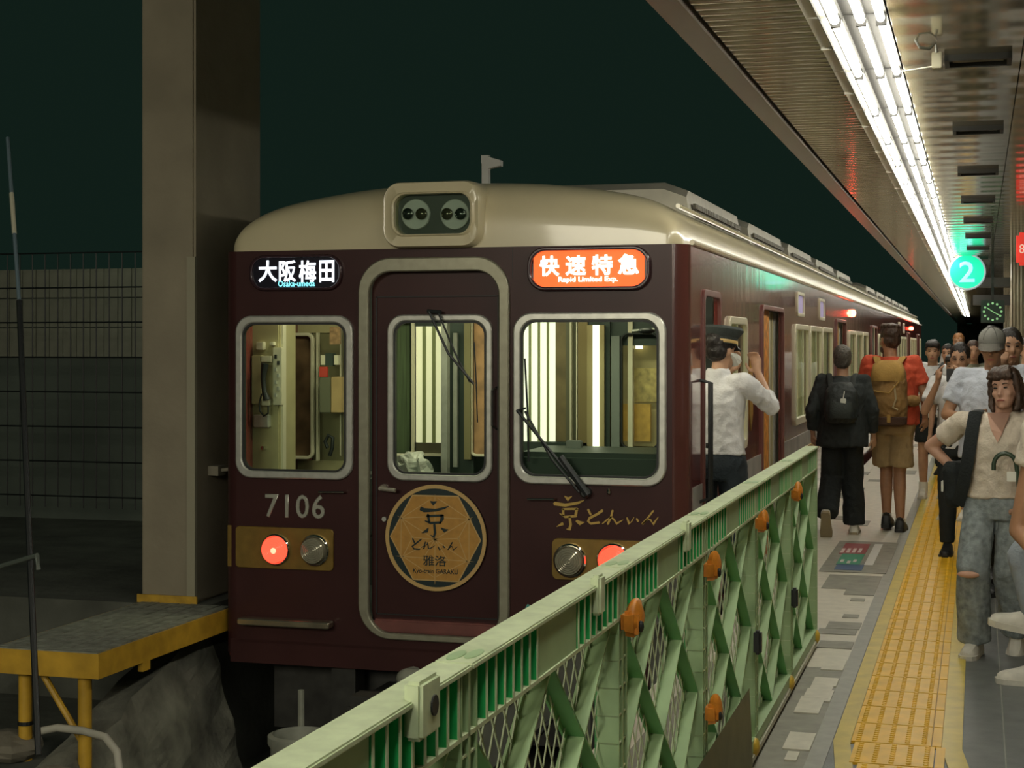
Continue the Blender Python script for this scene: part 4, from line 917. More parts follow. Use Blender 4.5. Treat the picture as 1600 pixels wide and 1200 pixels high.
# ================================================================== PEOPLE
skinA=mat('skin light',(.47,.27,.165),.55,var=.08,vs_=20); skinB=mat('skin tan',(.38,.20,.11),.55,var=.1,vs_=20); skinC=mat('skin pale pink',(.52,.30,.21),.55,var=.08,vs_=20)
hairB=mat('black hair',(.018,.014,.012),.4,var=.4,vs_=60,stretch=(1,1,.1),bump=.5,bs=120); hairBr=mat('dark brown hair',(.055,.030,.018),.4,var=.5,vs_=60,stretch=(1,1,.1),bump=.5,bs=120)
hairG=mat('greying hair',(.09,.08,.065),.6,var=.5,vs_=60,bump=.5,bs=100)
eyem=mat('eye dark',(.02,.012,.01),.2); lipm=mat('lips',(.34,.10,.08),.4); eyew=mat('eye white',(.55,.5,.45),.3)
def cloth(n,c,r=.85,v=.12,b=.25): return mat(n,c,r,var=v,vs_=14,bump=b,bs=90)
def headrings(bm,s=1,n=18):
    T=[(-.118,.020,.072,.035),(-.108,.036,.084,.005),(-.085,.050,.088,-.03),(-.05,.060,.086,-.065),(-.02,.067,.083,-.085),(0,.070,.079,-.093),(.03,.073,.085,-.10),(.06,.072,.078,-.098),(.085,.062,.060,-.085),(.105,.042,.030,-.06),(.115,.012,-.0,-.02)]
    rr=[]
    for z,w,yf,yb in T:
        q=[]
        for k in range(n):
            a=2*PI*k/n; c,s_=math.cos(a),math.sin(a); y=(yf+yb)/2+(yf-yb)/2*s_
            x=w*math.copysign(abs(c)**.88,c)
            q.append(bm.verts.new((x*s,y*s,z*s)))
        rr.append(q)
    for i in range(len(rr)-1):
        for k in range(n): bm.faces.new([rr[i][k],rr[i][(k+1)%n],rr[i+1][(k+1)%n],rr[i+1][k]])
    bm.faces.new(rr[0][::-1]); bm.faces.new(rr[-1])
def xf(bm,M,fn):
    b=B(); fn(b); b.transform(M); me=bpy.data.meshes.new('q'); b.to_mesh(me); b.free(); bm.from_mesh(me); bpy.data.meshes.remove(me)
def loft(bm,rings,n=20):
    """rings: (x,y,z,rx,ry)"""
    rr=[]
    for x,y,z,rx,ry in rings: rr.append([bm.verts.new((x+rx*math.copysign(abs(math.cos(2*PI*k/n))**.8,math.cos(2*PI*k/n)),y+ry*math.sin(2*PI*k/n),z)) for k in range(n)])
    for i in range(len(rr)-1):
        for k in range(n): bm.faces.new([rr[i][k],rr[i][(k+1)%n],rr[i+1][(k+1)%n],rr[i+1][k]])
    bm.faces.new(rr[0][::-1]); bm.faces.new(rr[-1]); 
def hand(bm,wr,dirn,palm,k=1,curl=.5,side=1):
    """palm block, four unequal curled fingers and a thumb; dirn: towards fingers, palm: normal out of the palm"""
    d=Vector(dirn).normalized(); p=Vector(palm); p=(p-d*p.dot(d)).normalized(); s=d.cross(p)*side; wr=Vector(wr)
    tube(bm,[wr-d*.02*k,wr+d*.02*k,wr+d*.06*k,wr+d*.09*k],[(.018*k,.024*k),(.017*k,.032*k),(.015*k,.040*k),(.011*k,.040*k)] if False else [.022*k,.026*k,.030*k,.026*k],10)
    for i,(o,L_) in enumerate(((-.030,.068),(-.010,.078),(.010,.073),(.029,.058))):
        a=wr+d*.082*k+s*o*k; P=[a-d*.02*k,a]; dd=d.copy(); ax=s
        for j,f in enumerate((.45,.32,.23)):
            dd=(Matrix.Rotation(-curl*(.7 if j else .5)*side,3,ax)@dd) if False else (dd*math.cos(curl*.9)+p*math.sin(curl*.9)).normalized() if j==0 else (dd*math.cos(curl)+ (dd.cross(ax)*(1 if dd.cross(ax).dot(p)>0 or j else -1)).normalized()*0).normalized() if False else dd
            if j==0: d0=d; ang=curl*.7
            else: ang=curl*(.7+.8*j)
            dd=(d*math.cos(ang)+p*math.sin(ang)).normalized()
            P.append(P[-1]+dd*L_*f*k)
        tube(bm,P,[.010*k,.0095*k,.009*k,.0082*k,.0065*k],8)
    a=wr+d*.02*k-s*.022*k; P=[a,a+(d*.4-s*.8+p*.35).normalized()*.032*k]; P.append(P[-1]+(d*.9-s*.25+p*.4).normalized()*.030*k); P.append(P[-1]+(d*.9+p*.45).normalized()*.024*k)
    tube(bm,P,[.013*k,.012*k,.0105*k,.008*k],8)
def shoe(bm,ank,yaw,pitch,k=1,up=.0,L_=.265):
    M=Matrix.Translation(ank)@Matrix.Rotation(yaw,4,'Z')@Matrix.Rotation(pitch,4,'X')
    def f(b):
        # foot along +Y, ankle at origin, sole at z=-.085
        T=[(-.08,.026,.06),(-.07,.038,.10),(-.03,.042,.125),(.02,.043,.125),(.07,.046,.098),(.12,.051,.078),(.16,.050,.068),(.19,.040,.058),(.207,.022,.045)]
        rr=[]
        for y,w,h in T:
            rr.append([b.verts.new((x*w*k,y*k,(-.085+z*h)*k)) for x,z in ((-.9,0),(-1,.25),(-.92,.6),(-.6,.92),(0,1),(.6,.92),(.92,.6),(1,.25),(.9,0),(0,0))])
        for i in range(len(rr)-1):
            for q in range(10): b.faces.new([rr[i][q],rr[i][(q+1)%10],rr[i+1][(q+1)%10],rr[i+1][q]])
        b.faces.new(rr[0][::-1]); b.faces.new(rr[-1]); bmesh.ops.recalc_face_normals(b,faces=b.faces[:])
    xf(bm,M,f); return M
def shoes(root,mt,solem,feet,k=1):
    for nm,(ank,yaw,pitch) in feet:
        bm=B(); M=shoe(bm,ank,yaw,pitch,k); bmesh.ops.subdivide_edges(bm,edges=bm.edges[:],cuts=1,use_grid_fill=True); bmesh.ops.smooth_vert(bm,verts=bm.verts[:],factor=.2)
        o=obj('shoe',bm,mt,root,True,local=True)
        def f(b):
            P=[(-.022,-.078),(-.036,-.06),(-.038,.0),(-.043,.07),(-.049,.12),(-.046,.165),(-.03,.195),(0,.205),(.03,.195),(.046,.165),(.049,.12),(.043,.07),(.038,0),(.036,-.06),(.022,-.078)]
            lo=[b.verts.new((x*1.1*k,y*1.06*k,-.09*k)) for x,y in P]; hi=[b.verts.new((x*1.14*k,y*1.08*k,-.058*k)) for x,y in P]; n_=len(P)
            b.faces.new(lo); b.faces.new(hi[::-1])
            for q in range(n_): b.faces.new([lo[q],lo[(q+1)%n_],hi[(q+1)%n_],hi[q]])
            bmesh.ops.recalc_face_normals(b,faces=b.faces[:])
        bm=B(); xf(bm,M,f); s_=obj('sole',bm,solem,o); s_.matrix_parent_inverse=Matrix()
def person(label,loc,rz,H=1.7,J={},skin=skinA,hair=hairB,hairstyle='short',top=None,topm=None,sleeve=.45,bottom='trousers',botm=None,hem=.08,
           shoem=None,solem=None,head=(0,0,0),vox=.010,build=1.0,hands=(None,None),legs=True,group=None,face=True,toe=(0,0),fold=.008,seed=0,shirtlen=.86,fat=1.0,pitch=(0,0),arms=(1,1)):
    """all joints in metres for a 1.7 m body; +y is forward, +x the person's own right"""
    r=thing('person',label,'person',loc,rz,group); k=H/1.7
    D=dict(hipL=(-.09,0,.90),hipR=(.09,0,.90),kneeL=(-.10,.02,.49),kneeR=(.10,.02,.49),ankL=(-.10,-.02,.085),ankR=(.10,-.02,.085),
           shL=(-.175,0,1.385),shR=(.175,0,1.385),elL=(-.225,-.03,1.11),elR=(.225,-.03,1.11),wrL=(-.235,.04,.87),wrR=(.235,.04,.87),neck=(0,-.01,1.43),headc=(0,.015,1.575),pel=(0,0,.92),chest=(0,0,1.25))
    D.update(J); V={a:Vector(b)*k for a,b in D.items()}; w=build
    # body
    bm=B(); pe,ch,ne,hc_=V['pel'],V['chest'],V['neck'],V['headc']
    loft(bm,[(pe.x,pe.y,pe.z-.08*k,.12*k*w,.09*k),(pe.x,pe.y,pe.z,.155*k*w,.105*k),((pe.x+ch.x)/2,(pe.y+ch.y)/2,(pe.z+ch.z)/2-.02*k,.13*k*w,.095*k),(ch.x,ch.y,ch.z,.15*k*w,.105*k),(ch.x,ch.y,ch.z+.1*k,.155*k*w,.09*k),(ne.x,ne.y-.005,ne.z-.015*k,.07*k,.06*k)])
    capsule(bm,ne-Vector((0,0,.05*k)),hc_-Vector((0,.01*k,.06*k)),.056*k,.050*k,12)
    MH=Matrix.Translation(hc_)@Euler(head,'XYZ').to_matrix().to_4x4(); hs=.96*k if H>1.6 else 1.0*k
    def hf(b):
        headrings(b,hs); tube(b,[(0,.074*hs,.012*hs),(0,.092*hs,-.018*hs),(0,.100*hs,-.036*hs),(0,.084*hs,-.046*hs)],[.008*hs,.011*hs,.0145*hs,.010*hs],8)
        ell(b,(0,.083*hs,-.072*hs),(.024*hs,.012*hs,.011*hs)); ell(b,(0,.072*hs,-.105*hs),(.022*hs,.018*hs,.014*hs))
        for s_ in (-1,1):
            ell(b,(s_*.072*hs,-.008*hs,-.015*hs),(.012*hs,.020*hs,.032*hs)); ell(b,(s_*.034*hs,.071*hs,.026*hs),(.022*hs,.012*hs,.007*hs)); ell(b,(s_*.040*hs,.060*hs,-.032*hs),(.020*hs,.020*hs,.018*hs))
    xf(bm,MH,hf)
    for S,s_ in (('L',-1),('R',1)):
        i=0 if S=='L' else 1
        if arms[i]:
            capsule(bm,V['sh'+S],V['el'+S],.046*k,.038*k); capsule(bm,V['el'+S],V['wr'+S],.038*k,.024*k); capsule(bm,ch+Vector((s_*.08*k,0,.11*k)),V['sh'+S],.06*k,.05*k)
            ex=(V['wr'+S]-V['el'+S]).normalized(); hd=hands[i] or (tuple(ex),(-s_,.3,0),.5)
            hand(bm,V['wr'+S],hd[0],hd[1],k,hd[2],s_)
        if legs: 
            capsule(bm,V['hip'+S],V['knee'+S],.078*k,.054*k,12); capsule(bm,V['knee'+S],V['knee'+S].lerp(V['ank'+S],.35)+Vector((0,-.012*k,0)),.052*k,.053*k,12); capsule(bm,V['knee'+S].lerp(V['ank'+S],.35)+Vector((0,-.012*k,0)),V['ank'+S],.052*k,.034*k,12)
    me=remesh(bm,vox,2); me.materials.append(skin); o=link('body',me,None,r); o.matrix_parent_inverse=Matrix()
    def add(nm,bm2,m_,v=vox,sm=2,nz=0,ns=7,sd=0):
        me2=remesh(bm2,v,sm,nz,ns,sd+seed); me2.materials.append(m_); q=link(nm,me2,None,r); q.matrix_parent_inverse=Matrix(); return q
    # face features
    if face:
        for s_ in (-1,1):
            def ef(b): ell(b,(s_*.030*hs,.0775*hs,.002*hs),(.0135*hs,.006*hs,.0048*hs),Matrix.Rotation(s_*-.12,4,'Y'))
            b=B(); xf(b,MH,ef); obj('eye',b,eyem,r,True,local=True)
            def bf(b): tube(b,[(s_*.016*hs,.085*hs,.022*hs),(s_*.032*hs,.083*hs,.027*hs),(s_*.047*hs,.070*hs,.023*hs)],[.0032*hs,.0035*hs,.002*hs],6)
            b=B(); xf(b,MH,bf); obj('eyebrow',b,hair,r,True,local=True)
        def mf(b): tube(b,[(-.022*hs,.0865*hs,-.073*hs),(-.008*hs,.0945*hs,-.0705*hs),(.008*hs,.0945*hs,-.0705*hs),(.022*hs,.0865*hs,-.073*hs)],[.003*hs,.0065*hs,.0065*hs,.003*hs],6)
        b=B(); xf(b,MH,mf); obj('lips',b,lipm,r,True,local=True)
    # hair
    if hairstyle:
        def hr(b):
            ell(b,(0,-.025*hs,.044*hs),(.081*hs,.102*hs,.090*hs),None,20,14)
            ell(b,(0,-.045*hs,-.005*hs),(.076*hs,.068*hs,.078*hs),None,18,12)
            if hairstyle=='fringe' or hairstyle=='bob':
                for q in range(-4,5):
                    x=q*.0155*hs; tube(b,[(x*.6,.03*hs,.118*hs),(x*.95,.082*hs,.09*hs),(x*1.1,.092*hs-abs(q)*.0028*hs,.062*hs),(x*1.15+.003,.089*hs-abs(q)*.0045*hs,.046*hs+(.004*(q%3))*hs)],[.012*hs,.013*hs,.011*hs,.006*hs],6)
            if hairstyle=='bob':
                for s_ in (-1,1):
                    tube(b,[(s_*.055*hs,.03*hs,.085*hs),(s_*.077*hs,.025*hs,.03*hs),(s_*.081*hs,.018*hs,-.04*hs),(s_*.080*hs,.024*hs,-.10*hs),(s_*.066*hs,.038*hs,-.135*hs)],[.018*hs,.017*hs,.017*hs,.018*hs,.010*hs],10)
                    tube(b,[(s_*.055*hs,-.04*hs,.06*hs),(s_*.070*hs,-.03*hs,-.02*hs),(s_*.068*hs,-.03*hs,-.12*hs)],[.03*hs,.033*hs,.028*hs],10)
                ell(b,(0,-.06*hs,-.06*hs),(.085*hs,.055*hs,.095*hs))
            if hairstyle=='curly':
                for q in range(34):
                    a=q*2.4; h_=.0+.11*((q*7%34)/34); ell(b,(.058*hs*math.cos(a),(-.02+.085*math.sin(a))*hs if math.sin(a)<.4 else .03*hs,(.02+h_)*hs),(.022*hs,.022*hs,.020*hs))
        b=B(); xf(b,MH,hr); add('hair',b,hair,min(vox,.008),1,.006,28)
    # top
    if top:
        bm=B(); f=w*fat; zb=shirtlen*k
        loft(bm,[(pe.x,pe.y,zb,.172*k*f,.122*k*f),(pe.x,pe.y,pe.z+.04*k,.165*k*f,.118*k*f),((pe.x+ch.x)/2,(pe.y+ch.y)/2,(pe.z+ch.z)/2,.158*k*f,.118*k*f),(ch.x,ch.y,ch.z,.172*k*f,.128*k*f),(ch.x,ch.y,ch.z+.09*k,.172*k*f,.108*k*f),(ne.x,ne.y,ne.z-.03*k,.085*k,.075*k),(ne.x,ne.y,ne.z+(.028 if top=='collar' else -.008)*k,.064*k,.062*k)],26)
        for S,s_ in (('L',-1),('R',1)):
            if not arms[0 if S=='L' else 1]: continue
            a=V['sh'+S]; b_=V['el'+S]; wr=V['wr'+S]; capsule(bm,ch+Vector((s_*.09*k,0,.10*k)),a,.075*k,.064*k,14)
            if sleeve<=1: 
                e=a.lerp(b_,sleeve*.9+.05); tube(bm,[a,a.lerp(e,.5),e],[.064*k,.063*k,.064*k],16)
            else:
                e=b_.lerp(wr,sleeve-1); tube(bm,[a,a.lerp(b_,.5),b_,e],[.062*k,.058*k,.054*k,.040*k],16)
        add('shirt' if top!='jacket' else 'jacket',bm,topm,vox,2,fold,9,3)
    # bottoms
    if bottom:
        bm=B(); loft(bm,[(pe.x,pe.y,pe.z-.12*k,.15*k*w,.11*k),(pe.x,pe.y,pe.z-.04*k,.172*k*w,.122*k),(pe.x,pe.y,pe.z+.07*k,.155*k*w,.112*k),(pe.x,pe.y,pe.z+.09*k,.145*k*w,.105*k)],26)
        for S,s_ in (('L',-1),('R',1)):
            h_,kn,an=V['hip'+S],V['knee'+S],V['ank'+S]; capsule(bm,h_+Vector((0,0,.0)),h_.lerp(kn,.3),.092*k*w,.088*k,14)
            if bottom=='shorts': e=h_.lerp(kn,hem); tube(bm,[h_,h_.lerp(e,.5),e],[.09*k,.09*k,.095*k*w],16)
            elif bottom=='wide': tube(bm,[h_,kn,kn.lerp(an,.6),kn.lerp(an,.97)],[.092*k,.092*k,.094*k,.098*k],16)
            else: tube(bm,[h_,kn,kn.lerp(an,.5),kn.lerp(an,.93)],[.09*k,.070*k,.062*k,.058*k],16)
        add('shorts' if bottom=='shorts' else 'trousers',bm,botm,vox,2,fold*.9,7,5)
    if shoem:
        f_=[]
        for i,S in enumerate('LR'):
            f_.append((S,(V['ank'+S],toe[i],pitch[i])))
        shoes(r,shoem,solem or shoem,f_,k)
    r['_']=0; del r['_']
    return r,MH,V,k,hs
def cap_hat(r,MH,hs,m,brimm,kind='ball'):
    pass
def local(r,nm,bm,m,smooth=True): 
    o=obj(nm,bm,m,r,smooth,local=True); return o
def strap(r,nm,pts,wd,th,m):
    bm=B(); tube(bm,pts,[(th,wd)]*len(pts),8); return local(r,nm,bm,m)
white=cloth('white shirt cloth',(.66,.66,.66)); navy=cloth('dark navy trousers',(.012,.02,.026)); blackc=cloth('black cloth',(.010,.014,.014)); dark=cloth('dark charcoal jacket',(.022,.028,.027))
redc=cloth('orange red tee',(.55,.075,.03)); khaki=cloth('khaki shorts cloth',(.38,.27,.13)); pblue=cloth('pale blue tee',(.50,.54,.62)); cream_c=cloth('off white blouse',(.60,.53,.43)); denim=mat('washed grey denim',(.23,.265,.27),.85,var=.35,vs_=30,bump=.3,bs=150)
wshoe=mat('white sneaker',(.62,.60,.52),.6,var=.1,vs_=20); bshoe=mat('black shoe',(.012,.013,.013),.5); tanshoe=mat('tan sole',(.32,.26,.15),.7)
# ---- guard standing in the cab doorway, back to the camera, both forearms raised
gx=-1.50
r,MH,V,k,hs=person('railway guard in white shirt and peaked black cap, seen from behind at the cab door',(gx,9.58,0),R(-18),1.70,
  dict(shL=(-.17,0,1.385),elL=(-.25,.20,1.34),wrL=(-.09,.33,1.44),shR=(.17,.0,1.38),elR=(.265,.18,1.235),wrR=(.10,.34,1.43),neck=(0,.0,1.43),headc=(.01,.03,1.575)),
  skinA,hairB,'short','collar',white,1.35,'trousers',navy,.08,bshoe,bshoe,(R(-8),0,R(-18)),.009,hands=(((.3,.3,.9),(0,-1,0),.6),((-.3,.3,.9),(0,-1,0),.6)),fold=.008,shirtlen=.95,toe=(R(8),R(-8)))
def gcap(b):
    lathe(b,[(.094*hs,.035*hs),(.097*hs,.075*hs),(.099*hs,.078*hs),(.128*hs,.118*hs),(.130*hs,.126*hs),(.118*hs,.142*hs),(.04*hs,.150*hs)],(0,-.006,0),'Z',32)
b=B(); xf(b,MH,gcap); local(r,'cap_crown',b,cloth('cap black green',(.045,.055,.052)),40)
def gband(b): lathe(b,[(.098*hs,.040*hs),(.0995*hs,.044*hs),(.0995*hs,.056*hs),(.098*hs,.060*hs)],(0,-.006,0),'Z',32)
b=B(); xf(b,MH,gband); local(r,'gold_cap_band',b,mat('gold braid',(.55,.38,.14),.45))
def gvis(b):
    P=[(.092*math.sin(R(a)),-.006+.097*math.cos(R(a)),.038) for a in range(-65,66,10)]; Q=[(.098*math.sin(R(a)),-.006+.15*math.cos(R(a)),.012) for a in range(-65,66,10)]
    A=[b.verts.new(Vector(p)*hs) for p in P]; C=[b.verts.new(Vector(p)*hs) for p in Q]
    for i in range(len(A)-1): b.faces.new([A[i],A[i+1],C[i+1],C[i]])
    bmesh.ops.solidify(b,geom=b.faces[:],thickness=.004)
b=B(); xf(b,MH,gvis); local(r,'visor',b,bshoe)
def gmask(b): tube(b,[(.072*hs,.0,-.02*hs),(.066*hs,.05*hs,-.035*hs),(.03*hs,.095*hs,-.05*hs),(0,.108*hs,-.05*hs),(-.03*hs,.095*hs,-.05*hs),(-.066*hs,.05*hs,-.035*hs),(-.072*hs,0,-.02*hs)],[.004,.02,.04,.044,.04,.02,.004],8)
b=B(); xf(b,MH,gmask); local(r,'face_mask',b,whitep)
bm=B(); lathe(bm,[(.158,.985),(.160,.99),(.160,1.015),(.157,1.02)],(0,0,0),'Z',30); bmesh.ops.scale(bm,verts=bm.verts,vec=(1,.74,1)); local(r,'belt',bm,bshoe)
# ---- person in black with dark backpack, walking away
r,MH,V,k,hs=person('grey-haired person in dark jacket and wide black trousers walking away beside the train',(-1.10,13.75,0),R(2),1.60,
  dict(kneeL=(-.10,.02,.50),ankL=(-.13,-.24,.20),kneeR=(.09,.08,.50),ankR=(.10,.10,.085),elL=(-.275,-.06,1.12),wrL=(-.26,.03,.90),elR=(.265,-.05,1.12),wrR=(.27,.06,.88)),
  skinA,hairG,'short','jacket',dark,1.8,'wide',blackc,.08,wshoe,tanshoe,(R(4),0,0),.011,1.12,fold=.012,fat=1.18,pitch=(R(-62),0),face=False,shirtlen=.80)
bm=B(); loft(bm,[(0,-.235,.96,.10,.05),(0,-.245,1.0,.135,.075),(0,-.25,1.10,.14,.085),(0,-.24,1.22,.125,.07),(0,-.21,1.29,.08,.05)])
q=remesh(bm,.01,2,.01,9,4); 
def place(me,loc,rz,nm,m,label,cat,group=None):
    o=link(nm,me,None,None); me.materials.append(m); o.location=loc; o.rotation_euler=(0,0,rz); PM[o.name]=Matrix.Translation(loc)@Matrix.Rotation(rz,4,'Z'); tag(o,label,cat,group); return o
bp=place(q,(-1.10,13.75,0),R(2),'backpack',cloth('dark nylon',(.016,.022,.020),.6),'dark backpack with a white hanging tag worn over the charcoal jacket','backpack')
bm=B(); loft(bm,[(0,-.315,1.0,.09,.03),(0,-.325,1.06,.10,.04),(0,-.315,1.13,.09,.03)]); q=obj('pocket',bm,cloth('dark pocket',(.03,.04,.037),.6),bp,True,local=True)
bm=B(); bx(bm,.0,.045,-.345,-.335,1.09,1.165,None,.004); q=obj('tag',bm,whitep,bp,local=True); bm=B(); tube(bm,[(.022,-.34,1.165),(.03,-.30,1.22),(.015,-.27,1.24)],.004,6); obj('tag_cord',bm,whitep,bp,local=True)
for s_ in (-1,1): bm=B(); tube(bm,[(s_*.085,-.20,1.26),(s_*.10,-.10,1.345),(s_*.11,.02,1.36),(s_*.12,.13,1.25)],[(.008,.022)]*4,8); obj('shoulder_strap',bm,cloth('strap dark',(.02,.025,.022)),bp,True,local=True)
# ---- man in red tee, khaki shorts
r,MH,V,k,hs=person('tall man in orange-red tee and khaki shorts walking away beside the train',(-.715,14.15,0),R(-2),1.79,
  dict(kneeL=(-.05,.10,.50),ankL=(-.045,.06,.115),kneeR=(.06,.04,.49),ankR=(.07,-.02,.085),hipL=(-.085,0,.9),elL=(-.25,.02,1.12),wrL=(-.22,.22,1.02),elR=(.265,-.03,1.13),wrR=(.26,.10,.93),headc=(-.02,.03,1.572)),
  skinB,hairBr,'curly','tee',redc,.75,'shorts',khaki,.88,bshoe,bshoe,(R(-4),0,R(35)),.011,1.18,fold=.010,fat=1.12,shirtlen=.88)
def beard(b): ell(b,(0,.045*hs,-.085*hs),(.062*hs,.052*hs,.045*hs)); ell(b,(0,.078*hs,-.055*hs),(.03*hs,.02*hs,.01*hs))
b=B(); xf(b,MH,beard); me=remesh(b,.008,1,.004,30); me.materials.append(hairBr); q=link('beard',me,None,r); q.matrix_parent_inverse=Matrix()
for S in 'LR':
    a=V['ank'+S]; bm=B(); tube(bm,[a+Vector((0,0,-.02)),a+Vector((0,.0,.03))],.042,12); local(r,'sock',bm,whitep)
bm=B(); loft(bm,[(0,-.20,.93,.125,.06),(0,-.225,.97,.15,.085),(0,-.235,1.12,.155,.10),(0,-.23,1.28,.15,.09),(0,-.215,1.38,.135,.08),(0,-.19,1.45,.10,.06)])
bpb=mat('ochre brown canvas',(.27,.155,.05),.85,var=.3,vs_=8,bump=.3,bs=80); bpd=cloth('dark brown canvas',(.07,.035,.02)); bpy_=cloth('mustard canvas',(.40,.24,.06))
bp=place(remesh(bm,.01,2,.014,8,7),(-.725,14.15,0),R(-2),'backpack',bpb,'large ochre canvas backpack worn on the red tee','backpack')
def loc_(nm,bm,m): return obj(nm,bm,m,bp,True,local=True)
bm=B(); loft(bm,[(0,-.21,.915,.11,.06),(0,-.232,.935,.157,.098),(0,-.235,.99,.158,.10),(0,-.23,1.0,.15,.09)]); loc_('base_panel',bm,bpd)
bm=B(); loft(bm,[(.0,-.25,1.30,.135,.085),(0,-.255,1.36,.14,.085),(0,-.225,1.44,.125,.075),(0,-.20,1.475,.08,.05)]); loc_('top_flap',bm,bpy_)
for s_ in (-1,1):
    bm=B(); tube(bm,[(s_*.075,-.19,1.43),(s_*.11,-.10,1.50),(s_*.125,.02,1.475),(s_*.13,.12,1.36)],[(.01,.03)]*4,8); loc_('shoulder_strap',bm,bpy_)
bm=B(); tube(bm,[(-.12,-.335,1.22),(.02,-.35,1.20),(.10,-.335,1.30)],.007,6); loc_('cord',bm,bpy_); bm=B(); tube(bm,[(.06,-.335,1.27),(.075,-.345,1.15),(.05,-.34,1.08),(.09,-.335,1.06)],.008,6); loc_('cord',bm,mat('pale rope',(.45,.36,.2),.8))
bm=B(); bx(bm,.0,.03,-.345,-.33,.95,1.02,None,.004); loc_('leather_tab',bm,bpy_)
bm=B(); ell(bm,(.19,-.16,1.13),(.06,.07,.05)); bg=place(remesh(bm,.008,2,.008,12,3),(-.715,14.15,0),R(-2),'pouch',bpb,'small ochre pouch at the side of the large ochre backpack','pouch')
# ---- woman in front: bob hair, off white blouse, washed denim
r,MH,V,k,hs=person('young woman with brown bob hair, off-white V-neck blouse and ripped grey denim trousers',(.095,8.62,0),R(172),1.50,
  dict(hipL=(-.09,0,.90),hipR=(.09,0,.90),kneeR=(.12,.13,.52),ankR=(.125,.02,.085),kneeL=(-.07,-.02,.50),ankL=(-.09,-.20,.12),
   shR=(.195,0,1.365),elR=(.40,-.10,1.21),wrR=(.205,-.02,1.04),shL=(-.18,.0,1.375),elL=(-.28,.0,1.09),wrL=(-.17,.16,.94),neck=(-.02,.0,1.425),headc=(-.05,.03,1.565)),
  skinC,hairBr,'bob','tee',cream_c,.60,'wide',denim,.08,wshoe,wshoe,(R(2),R(5),R(-14)),.0075,1.0,hands=(((.2,.5,-.7),(.7,.3,0),.9),((-.8,-.1,-.6),(0,-1,0),.8)),fold=.009,fat=1.06,shirtlen=.93,pitch=(R(-25),0),toe=(0,R(-5)))
# V neck skin patch
bm=B(); A=[(-.085,.075,1.425),(.045,.075,1.425),(.02,.118,1.33),(-.02,.128,1.255),(-.045,.122,1.31)]
P=[Vector(p)*k for p in A]; bm.faces.new([bm.verts.new(p+Vector((0,.012,0))) for p in P]); bmesh.ops.solidify(bm,geom=bm.faces[:],thickness=.012); local(r,'neckline_skin',bm,skinC,False)
bm=B(); ell(bm,tuple(V['kneeR']+Vector((.01,.086,-.02))),(.055,.014,.018)); local(r,'knee_rip',bm,skinC)
strap(r,'bag_strap',[Vector(p)*k for p in ((.11,-.05,1.43),(.115,.06,1.425),(.125,.13,1.32),(.145,.145,1.16),(.175,.13,1.00),(.215,.06,.88))],.034,.006,blackc)
bm=B(); loft(bm,[(.22,-.05,.76,.03,.07),(.225,-.05,.80,.05,.10),(.225,-.05,.95,.055,.11),(.22,-.05,.99,.04,.09)]); hb=place(remesh(bm,.009,2,.008,10,1),(.095,8.62,0),R(172),'handbag',blackc,'black shoulder bag hanging at the hip of the woman in off-white','bag')
tg=B(); bx(tg,.262,.272,.03,.07,.84,.90,None,.004); obj('white_charm',tg,whitep,hb,local=True)
# umbrella with crook handle
um=thing('umbrella','folded dark umbrella with dark green crook handle held by the woman in off-white','umbrella',(.095,8.62,0),R(172))
gm_=mat('dark green crook',(.03,.055,.03),.35); wl_=V['wrL']
c=wl_+Vector((.02,.07,.03)); P=[c+Vector((-.01,.0,-.10)),c+Vector((0,.0,.06)),c+Vector((.01,.0,.14))]
for a in range(0,181,22): P.append(c+Vector((.01+.055*(1-math.cos(R(a))),0,.14+.06*math.sin(R(a)))))
P.append(P[-1]+Vector((0.0,0,-.03)))
bm=B(); tube(bm,P,.0115,10); obj('crook_handle',bm,gm_,um,True,local=True)
bm=B(); bx(bm,c.x+.01,c.x+.055,c.y+.008,c.y+.014,c.z+.06,c.z+.11,Matrix.Identity(4),.002); obj('price_tag',bm,whitep,um,local=True)
bm=B(); tube(bm,[c+Vector((-.01,0,-.08)),c+Vector((-.03,.0,-.30)),c+Vector((-.06,.0,-.62))],[.014,.03,.010],12); obj('folded_canopy',bm,cloth('dark umbrella cloth',(.025,.035,.028)),um,True,local=True)
# ---- man in grey cap
r,MH,V,k,hs=person('man in grey baseball cap and pale blue tee, looking down behind the front woman',(.095,10.75,0),R(172),1.735,
  dict(elR=(.28,.05,1.13),wrR=(.12,.28,1.12),elL=(-.24,.08,1.12),wrL=(-.02,.30,1.10),headc=(0,.06,1.56),shR=(.19,0,1.37)),
  skinB,hairB,'short','tee',pblue,.70,'trousers',cloth('grey trousers',(.10,.115,.12)),.08,bshoe,bshoe,(R(-9),0,R(0)),.010,1.1,fold=.010,fat=1.15,hands=(((.9,.4,.1),(0,0,1),.7),((-.9,.3,.1),(0,0,1),.7)),toe=(R(30),R(40)))
gcp=cloth('grey cap cloth',(.22,.22,.20))
def bcap(b): 
    ell(b,(0,-.006*hs,.045*hs),(.088*hs,.108*hs,.085*hs),None,24,14)
b=B(); xf(b,MH,bcap); local(r,'cap_crown',b,gcp)
for a in range(6):
    def pf(b): tube(b,[(.088*hs*math.sin(R(t_))*math.cos(R(a*60)),-.006*hs+.108*hs*math.sin(R(t_))*math.sin(R(a*60)),(.045+.086*math.cos(R(t_)))*hs) for t_ in range(4,92,11)],.0022,5)
    b=B(); xf(b,MH,pf); local(r,'cap_seam',b,mat('cap seam',(.10,.10,.09),.8))
